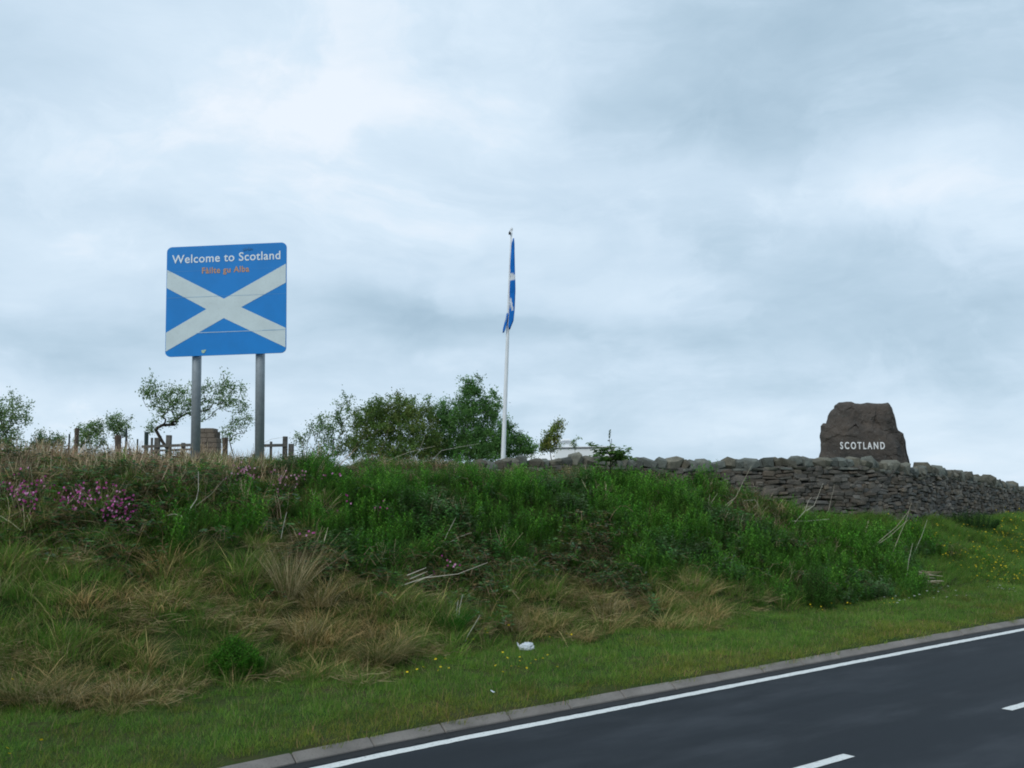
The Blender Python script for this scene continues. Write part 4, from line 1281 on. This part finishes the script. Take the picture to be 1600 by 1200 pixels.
# ------------------------------------------------------------------ timber, stakes and pillar at the top of the bank
def post(name, label, x, ytop, wpx, Z, mat, lean=0.0, sides=4, grp='old posts along the top of the bank'):
    t_ = atz(x, ytop, Z); g0 = gz(t_.x, t_.y); r = wpx / 2 * Z / F * (1.25 if sides == 4 else 1)
    root = thing(name, label, 'post', (t_.x, t_.y, g0), grp)
    mb = MB(); mb.tube([(t_.x - lean, t_.y, g0 - .2), (t_.x, t_.y, t_.z)], [r, r * .92], sides); obj('post', mb, mat, root)
    return root


def solo_post(name, label, x, ytop, wpx, Z, mat, lean=0.0, sides=6):
    t_ = atz(x, ytop, Z); g0 = gz(t_.x, t_.y); r = wpx / 2 * Z / F * 1.05; mb = MB(); h = t_.z - g0; r *= .8
    rr_ = random.Random(int(x)); n = 5
    pts = [Vector((t_.x - lean * (1 - i / n), t_.y, g0 - .2 + (h + .2) * i / n)) for i in range(n + 1)]
    mb.tube(pts, [r * rr_.uniform(.9, 1.08) for _ in pts], sides); me = mb.mesh(name, (t_.x, t_.y, g0)); me.materials.append(mat)
    o = bpy.data.objects.new(name, me); COL.objects.link(o); o.location = (t_.x, t_.y, g0)
    tag(o, label, 'post', 'old posts along the top of the bank'); return o


solo_post('metal_stake', 'thin dark green stake just left of the brown timber post', 108.5, 678, 3.4, 20.5, M['stake'])
solo_post('timber_post', 'tall brown weathered timber post standing before the dome shaped bush', 120.5, 669, 8, 20, M['wood_brown'], .03)
solo_post('timber_post', 'short fat reddish brown stump post under the small open tree', 184.5, 680, 12, 20, M['wood_brown'], -.02)
solo_post('metal_stake', 'tall dark green stake right of the reddish stump post', 197.5, 671, 4, 20.8, M['stake'])
solo_post('metal_stake', 'shortest dark green stake, midway between the stump and the black post', 215, 686, 3.4, 20.8, M['stake'])
solo_post('timber_post', 'blackened pointed post left of the grey fence rail', 229, 675, 7.5, 20.6, M['stake'], .0)
solo_post('timber_post', 'narrow dark post leaning close against the grey fence', 237.5, 684, 5, 20.4, M['wood'])
solo_post('timber_post', 'dark timber post immediately right of the block pillar', 352, 684, 11, 21, M['wood_brown'])


def rail_fence(label, posts, rails, Z, extra=None):
    a = atz(posts[0][0], 700, Z); root = thing('rail_fence', label, 'fence', (a.x, a.y, gz(a.x, a.y)), 'wooden rail fences by the sign')
    for x, yt, w in posts:
        t_ = atz(x, yt, Z); g0 = gz(t_.x, t_.y); hw = w * Z / F * .8
        mb = MB(); mb.box((t_.x, t_.y, (g0 - .2 + t_.z) / 2), hw, .09, t_.z - g0 + .2, Matrix.Rotation(.02, 3, 'Y')); obj('post', mb, M['wood'], root)
    for (xa, ya, xb, yb, th) in rails:
        p, q = atz(xa, ya, Z - .07), atz(xb, yb, Z - .07); mb = MB(); d = q - p; ang = math.atan2(d.z, d.x)
        mb.box((p + q) / 2, d.length, .035, th * Z / F, Matrix.Rotation(-ang, 3, 'Y')); obj('rail', mb, M['wood'], root)
    return root


rail_fence('grey timber rail fence behind the left post of the sign', [(245.5, 684, 9), (263.5, 680, 9), (286, 692, 6)], [(222, 698, 302, 695, 4.2), (236, 704.5, 300, 702, 3)], 20)
rail_fence('short end of timber rail fence to the right of the sign', [(423, 690, 3), (445, 682, 8), (454.5, 693.5, 9)], [(404, 696.5, 449, 695.5, 4.5)], 19.6)


def pillar():
    Z = 21.5; r = random.Random(4); a, b = atz(311, 670, Z), atz(343, 670, Z); cx = (a.x + b.x) / 2; w = b.x - a.x; top = a.z; g0 = gz(cx, Z)
    root = thing('block_pillar', 'squat light brown pillar of coursed blocks seen between the two posts of the sign', 'pillar', (cx, Z, g0))
    mb = MB(); mb.box((cx, Z, (g0 + top) / 2 - .12), w - .05, w * .8 - .05, top - g0 + .1); obj('mortar_core', mb, M['mortar'], root)
    base = [rock_mesh(80 + i, 'pillar_block', .04, .07) for i in range(4)]
    for m_ in base: m_.materials.append(M['block'])
    ch = .105; n = int((top - g0 + .1) / ch)
    for i in range(n + 1):
        z = top - .05 - i * ch; wrow = w * (1 if i > 1 else .9 - .12 * (1 - i)); cuts = [0, .5 + r.uniform(-.12, .12), 1]
        for k in range(2):
            u0, u1 = cuts[k], cuts[k + 1]
            for yy in (-1, 1):
                o = bpy.data.objects.new('block', r.choice(base)); COL.objects.link(o); o.parent = root
                o.location = (-wrow / 2 + wrow * (u0 + u1) / 2 - (.03 if i < 2 else 0), yy * w * .2, z - g0); o.scale = (wrow * (u1 - u0) * 1.0, w * .42, ch * .97)
                o.rotation_euler = (0, r.uniform(-.02, .02), r.uniform(-.04, .04))


pillar()

# ------------------------------------------------------------------ single plants on the bank
def ground_thing(name, label, cat, px, py, grp=None):
    p = onground(px, py); return thing(name, label, cat, p, grp), p


def tussock(label, px, py, wpx, hpx, kind, seed, n=420, grp='grass tussocks on the bank'):
    root, p = ground_thing('grass_tussock', label, 'grass tussock', px, py, grp); r = random.Random(seed); k = p.y / F
    rad = wpx / 2 * k; h = hpx * k * 1.05; mb = MB()
    if kind == 'straw':
        blades(mb, r, n, rad * .45, h * .45, h, .007, .35, .45, [(.40, .32, .15), (.48, .39, .20), (.28, .22, .10), PALE, OLIVE, OLIVE], 4, p)
        blades(mb, r, n // 3, rad * .6, h * .25, h * .6, .007, .7, 1.2, [(.40, .32, .15), (.25, .19, .09)], 4, p)
    elif kind == 'green':
        blades(mb, r, n, rad * .5, h * .55, h * 1.05, .009, .5, .22, [(.035, .15, .015), (.05, .18, .02), (.022, .09, .012), (.07, .20, .03)], 4, p)
    elif kind == 'tall':
        blades(mb, r, n, rad * .30, h * .5, h, .0065, .38, .18, [(.46, .38, .22), (.54, .46, .28), (.30, .23, .11), (.12, .15, .05), (.12, .15, .05)], 4, p)
    elif kind == 'mix':
        blades(mb, r, n, rad * .5, h * .4, h, .0065, .5, .7, [(.12, .16, .04), (.09, .14, .03), (.42, .35, .18), (.28, .23, .11)], 4, p)
    obj('blades', mb, M['leaf'] if kind in ('green', 'mix') else M['dry'], root); return root


tussock('tall pale dry tussock with stiff upright stems, the highest on the left bank', 452, 935, 110, 100, 'tall', 2, 520)
tussock('dry tussock leaning right, directly beside the tall pale one', 500, 950, 90, 62, 'straw', 3, 420)
tussock('broad half green tussock with long blades fanning to the right', 590, 1035, 150, 72, 'mix', 4, 1100)
tussock('dry straw tussock just above the broad fanning one', 470, 1000, 110, 55, 'straw', 5, 420)
tussock('olive straw tussock nearest the lower left corner of the photo', 40, 1095, 130, 80, 'mix', 6, 800)
tussock('pale collapsed straw tussock right of the lower left one', 95, 1105, 110, 55, 'straw', 7, 420)
tussock('greyish straw tussock halfway between lower left corner and green rush tuft', 195, 1095, 90, 52, 'straw', 8, 420)
tussock('fresh green tuft of grass right of the broad fanning tussock', 700, 990, 74, 48, 'green', 9, 600)
tussock('small dry tussock above the white plastic bag', 800, 985, 70, 36, 'straw', 10, 260)
tussock('bleached tussock half way along the bank foot, right of the bag', 945, 965, 80, 46, 'straw', 11, 330)
tussock('pale dry tussock leaning against the drystone wall', 1128, 765, 55, 50, 'tall', 12, 300)
tussock('sandy coloured tussock just below the wall end beside the leafy plant', 935, 738, 60, 30, 'straw', 13, 240)


def leafy_bush(label, px, py, wpx, hpx, seed, cols, n=60, L=.07, name='leafy_bush'):
    root, p = ground_thing(name, label, 'bush', px, py, 'leafy bushes on the bank'); r = random.Random(seed); k = p.y / F
    rad, h = wpx / 2 * k, hpx * k; ms = MB(); ml = MB()
    for _ in range(n):
        a = r.uniform(0, 6.28); q = rad * r.random() ** .5; hh = h * (1 - .7 * (q / rad) ** 2) * r.uniform(.8, 1.08)
        b = p + Vector((q * .8 * math.cos(a), q * .8 * math.sin(a), -.05)); e = p + Vector((q * math.cos(a), q * math.sin(a), hh)); ms.tube([b, e], [.004, .002], 3, False, (.06, .08, .03))
        c0 = r.choice(cols); t0 = r.uniform(.75, 1.3)
        for i in range(22):
            u = .12 + .88 * i / 22; az = i * 2.4 + r.uniform(-.4, .4); t_ = t0 * r.uniform(.85, 1.15)
            leaf(ml, b.lerp(e, u), Vector((math.cos(az), math.sin(az), r.uniform(.1, .9))), Vector((-math.sin(az), math.cos(az), 0)), L * r.uniform(.7, 1.1) * (1.15 - .45 * u), L * .28, tuple(v * t_ for v in c0))
    obj('stems', ms, M['leaf'], root); obj('leaves', ml, M['leaf'], root)


leafy_bush('neat rounded vivid green bushy tuft low on the bank among dry grass', 366, 1056, 88, 58, 35, [(.07, .24, .018), (.10, .28, .028), (.05, .18, .015)], 230, .075)
leafy_bush('upright bright green leafy bush at the foot of the bank on the right', 1276, 950, 60, 72, 31, [(.06, .18, .022), (.085, .21, .035), (.045, .14, .018)], 150)
leafy_bush('dark green spreading bush against the foot of the far wall', 1515, 826, 92, 30, 32, [(.022, .07, .014), (.03, .09, .018)], 120, .09)
leafy_bush('small silvery green bush in front of the low part of the wall', 1150, 775, 36, 34, 33, [(.09, .12, .08), (.11, .14, .10)], 36, .06)
leafy_bush('small pale green leafy clump beside the wall foot under the boulder', 1290, 795, 34, 34, 34, [(.075, .12, .06), (.06, .11, .04)], 40, .07)

STALKS = [
    ('forked pale dead stalk, the longest near the far wall', [[(1360, 858), (1378, 842), (1400, 824), (1421, 797)], [(1362, 857), (1390, 838), (1419, 812)]], 1.0),
    ('straight dead stalk standing right of the forked pale one', [[(1393, 868), (1404, 840), (1416, 812), (1424, 786)]], .9),
    ('short dead stalk upright near the pile of dry leaves', [[(1416, 906), (1420, 875), (1426, 849)]], .9),
    ('white dead stalk with kinked top below the boulder', [[(1243, 815), (1258, 798), (1263, 783), (1268, 776)], [(1260, 798), (1272, 790), (1286, 755)]], .9),
    ('fallen dead stem lying level below the boulder', [[(1236, 814), (1262, 814), (1296, 811)]], .9),
    ('thin dead stalk standing straight up against the wall under the boulder', [[(1295, 796), (1299, 778), (1304, 757)]], .6),
    ('pair of tiny white stalks left of the long leaning ones', [[(1107, 789), (1109, 773)], [(1111, 786), (1121, 771)]], .8),
    ('long leaning white stalks crossing before the low wall', [[(1130, 799), (1150, 776), (1160, 755), (1174, 728)], [(1133, 790), (1147, 778)]], .8),
    ('drooping hooked stalk right of the leaning white stalks', [[(1163, 782), (1180, 781), (1186, 790), (1187, 804)], [(1175, 795), (1184, 787)]], .7),
    ('thin faint stalk leaning over at the far end of the bank', [[(1430, 860), (1440, 838), (1449, 812)]], .6),
    ('straight pale stalk standing in the middle of the green bank', [[(690, 854), (700, 832), (712, 809)]], .8),
    ('long bleached branch lying across the bank under the pink flowers', [[(622, 917), (662, 903), (715, 897), (762, 879)], [(636, 899), (666, 887)], [(640, 905), (668, 893)], [(648, 910), (676, 898)]], 1.0),
    ('two pale stalks side by side above the white bag on the left', [[(716, 974), (718, 950), (723, 929)], [(712, 968), (714, 950), (716, 938)]], .8),
    ('leaning pale stalk directly above left of the white bag', [[(731, 993), (742, 975), (750, 961)]], .7),
    ('thin stalk standing beside the tall pale tussock', [[(439, 842), (443, 820), (448, 800)]], .7),
    ('curved white stalk below the left post of the sign', [[(297, 795), (307, 780), (310, 765), (310, 736)]], .8),
    ('hooked yellow stem curling in the brambles on the left', [[(277, 821), (284, 806), (272, 803), (255, 807), (250, 812)]], .8),
    ('thin twig reaching right from the brambles on the left', [[(306, 790), (330, 772), (350, 749)]], .5),
    ('faint dead stalk reaching across the green herbs in the middle', [[(695, 852), (715, 840), (737, 832)]], .6),
    ('brown bramble cane rising against the dark thicket', [[(592, 708), (602, 690), (608, 668)]], .7),
    ('pale broken cane standing before the green thicket', [[(654, 706), (660, 692), (665, 678)]], .5),
    ('long arching bramble cane before the olive thicket', [[(545, 712), (560, 690), (585, 675), (592, 671)]], .7),
    ('low slanting bare cane beside the flagpole', [[(690, 704), (720, 698), (750, 693)]], .45),
    ('grey dead cane lying along the crest of the bank', [[(600, 722), (640, 706), (680, 697)]], .7),
    ('arched bare twig above the fence to the right of the sign', [[(412, 692), (425, 686), (445, 683), (462, 688)]], .5),
]


def dead_stalks():
    r = random.Random(77)
    for lab, lines, th in STALKS:
        x0, y0 = lines[0][0]; g0 = onground(x0, y0 + 4, 10); Z = g0.y
        if y0 < 745: Z = min(Z, 21.0)
        g0 = Vector((atz(x0, y0, Z).x, Z, gz(atz(x0, y0, Z).x, Z)))
        root = thing('dead_stalk', lab, 'dead stalk', g0, 'dead stalks standing out of the bank')
        mb = MB(); c = r.choice([(.52, .49, .40), (.44, .40, .30), (.60, .58, .50)]); 
        if 'brown' in lab or 'arching' in lab: c = (.20, .14, .09)
        for li, ln in enumerate(lines):
            pts = [atz(x, y, Z - .25 + .05 * li + .03 * i) for i, (x, y) in enumerate(ln)]
            if li == 0 and pts[0].z > g0.z + .02: pts = [Vector((pts[0].x - .02 - max(0, pts[0].z - g0.z) * (1.1 if y0 < 745 else .3) * (1 if ln[-1][0] > ln[0][0] else -1), Z - .2, g0.z - .03))] + pts
            w = .0085 * th; mb.tube(pts, [w * (1 - .6 * i / (len(pts) - 1)) for i in range(len(pts))], 5, True, c)
        me = mb; obj('stem', me, M['dry'], root)


dead_stalks()


def leaf_pile():
    root, p = ground_thing('dry_leaf_pile', 'small pile of pale dry strap leaves lying at the right of the bank foot', 'dead leaves', 1444, 918)
    r = random.Random(3); mb = MB(); k = p.y / F
    for _ in range(34):
        a = p + Vector((r.uniform(-13, 4) * k, r.uniform(-.2, .2), r.uniform(.02, 24 * k))); e = a + Vector((r.uniform(12, 26) * k, r.uniform(-.15, .15), r.uniform(-4, 3) * k))
        mb.add([a, a + Vector((0, .01, .012)), e + Vector((0, 0, .008)), e], [(0, 1, 2, 3)], r.choice([(.34, .30, .22), (.42, .38, .29), (.24, .20, .13)]))
    obj('leaves', mb, M['dry'], root)


leaf_pile()

# pink campion: five-petalled flowers on thin stems
CAMP = [
    ('pink campion plant in the leftmost of the three pink patches', [(8, 768), (24, 780), (38, 764), (45, 790), (62, 760)]),
    ('pink campion plant in the middle pink patch on the left bank', [(100, 782), (118, 776), (133, 786), (146, 772), (120, 793)]),
    ('pink campion plant in the pink patch nearest the brambles', [(168, 784), (174, 806), (190, 786), (197, 798), (186, 806)]),
    ('lone pink campion just below the three pink patches', [(200, 826)]),
    ('pale pink campion below the right post of the sign', [(370, 738), (384, 744), (392, 750), (366, 752)]),
    ('pale pink campion right of the sign, high on the bank', [(438, 748), (450, 752), (472, 748), (436, 768)]),
    ('solitary pink campion near the skyline left of the thicket', [(516, 750)]),
    ('bright double-headed pink campion in the middle of the green herbs', [(549, 792)]),
    ('small pink campion right of the bright double-headed one', [(593, 799)]),
    ('pink campion just above the dry tussocks', [(481, 846)]),
    ('pink campion above the long bleached branch', [(694, 884)]),
    ('pink campion touching the right end of the bleached branch', [(713, 892)]),
]


def campion(px, py, label, nf, rng, pale):
    root, p = ground_thing('pink_campion', label, 'flower', px, py + 18, 'pink campion flowers on the bank')
    ms = MB(); mf = MB(); top = atz(px, py - 6, p.y - .2); h = max(.2, top.z - p.z)
    for _ in range(nf):
        e = Vector((top.x + rng.gauss(0, .115), top.y + rng.gauss(0, .06), p.z + h + rng.gauss(0, .075)))
        ms.tube([p + Vector((rng.gauss(0, .03), rng.gauss(0, .03), -.03)), p.lerp(e, .6) + rv(rng) * .02, e], [.0025, .002, .0012], 3, False, (.05, .07, .03))
        d = Vector((rng.gauss(0, .5), -1, rng.uniform(-.2, .8))).normalized(); x = d.orthogonal().normalized(); y = d.cross(x)
        c = rng.choice([(.50, .08, .32), (.62, .14, .42), (.38, .05, .24), (.74, .36, .60), (.30, .04, .18)]) if not pale else rng.choice([(.50, .25, .36), (.58, .36, .45), (.42, .18, .28)])
        S = .0205
        for k in range(5):
            a = k * 1.2566; q = x * math.cos(a) + y * math.sin(a); leaf(mf, e, q + d * .25, d.cross(q), S, S * .8, c, 0)
        mf.tube([e - d * .016, e], [.004, .006], 5, False, (.18, .05, .08))
        for k in range(3): leaf(ms, p.lerp(e, rng.uniform(.3, .9)), rv(rng), rv(rng), .05, .016, (.035, .08, .025))
    obj('stems', ms, M['leaf'], root)['kind'] = 'stuff'; obj('flowers', mf, M['leaf'], root)['kind'] = 'stuff'


rc = random.Random(9)
for lab, pts in CAMP:
    for (x, y) in pts:
        campion(x, y, lab, 5 if len(pts) == 1 else (rc.randint(8, 12) if 'pale' in lab else rc.randint(15, 19)), rc, 'pale' in lab)


def bag():
    root, p = ground_thing('plastic_bag', 'crumpled white plastic bag lying in the grass at the foot of the bank', 'plastic bag', 823, 1017)
    import bmesh
    bm = bmesh.new(); bmesh.ops.create_icosphere(bm, subdivisions=4, radius=1.0)
    k = p.y / F; hw = 10.5 * k; hh = 10 * k
    for v in bm.verts:
        c = v.co.copy(); n = abs(mnoise.noise(c * 1.7 + Vector((3, 1, 2)))) * .5 + abs(mnoise.noise(c * 4.2)) * .28
        c *= 1.0 - n
        c.z = max(c.z, -.25); c.x += .12 * c.z; v.co = Vector((c.x * hw * 1.25, c.y * hw * .8, c.z * hh * 1.0 + .02)) + p + Vector((0, -.05, hh * .25))
    me = bpy.data.meshes.new('bag'); bm.to_mesh(me); bm.free()
    mb = MB(); mb.add([tuple(v.co) for v in me.vertices], [tuple(q.vertices) for q in me.polygons]); obj('bag', mb, M['bag'], root)
    mb = MB(); a = p + Vector((-hw * .95, -.05, hh * .55)); mb.tube([a, a + Vector((-.03, 0, .035)), a + Vector((-.045, 0, .075)), a + Vector((-.02, 0, .05))], [.02, .012, .008, .006], 6); obj('handle', mb, M['bag'], root)


bag()
p = onground(766, 1087); mb = MB(); q = p + Vector((0, 0, .07))
mb.add([q, q + Vector((.02, .01, -.01)), q + Vector((.06, .0, -.03)), q + Vector((.035, -.02, -.03)), q + Vector((.01, -.01, -.015))], [(0, 1, 4), (1, 2, 3, 4)])
me = mb.mesh('paper_scrap', p); me.materials.append(M['bag']); o = bpy.data.objects.new('paper_scrap', me); COL.objects.link(o); o.location = p
tag(o, 'tiny torn scrap of paper in the verge grass above the kerb', 'litter')

scatter_meadow()

SC.render.resolution_x = 1024; SC.render.resolution_y = 768
SC.cycles.filter_width = 1.9
SC.cycles.max_bounces = 6; SC.cycles.diffuse_bounces = 3; SC.cycles.transparent_max_bounces = 8
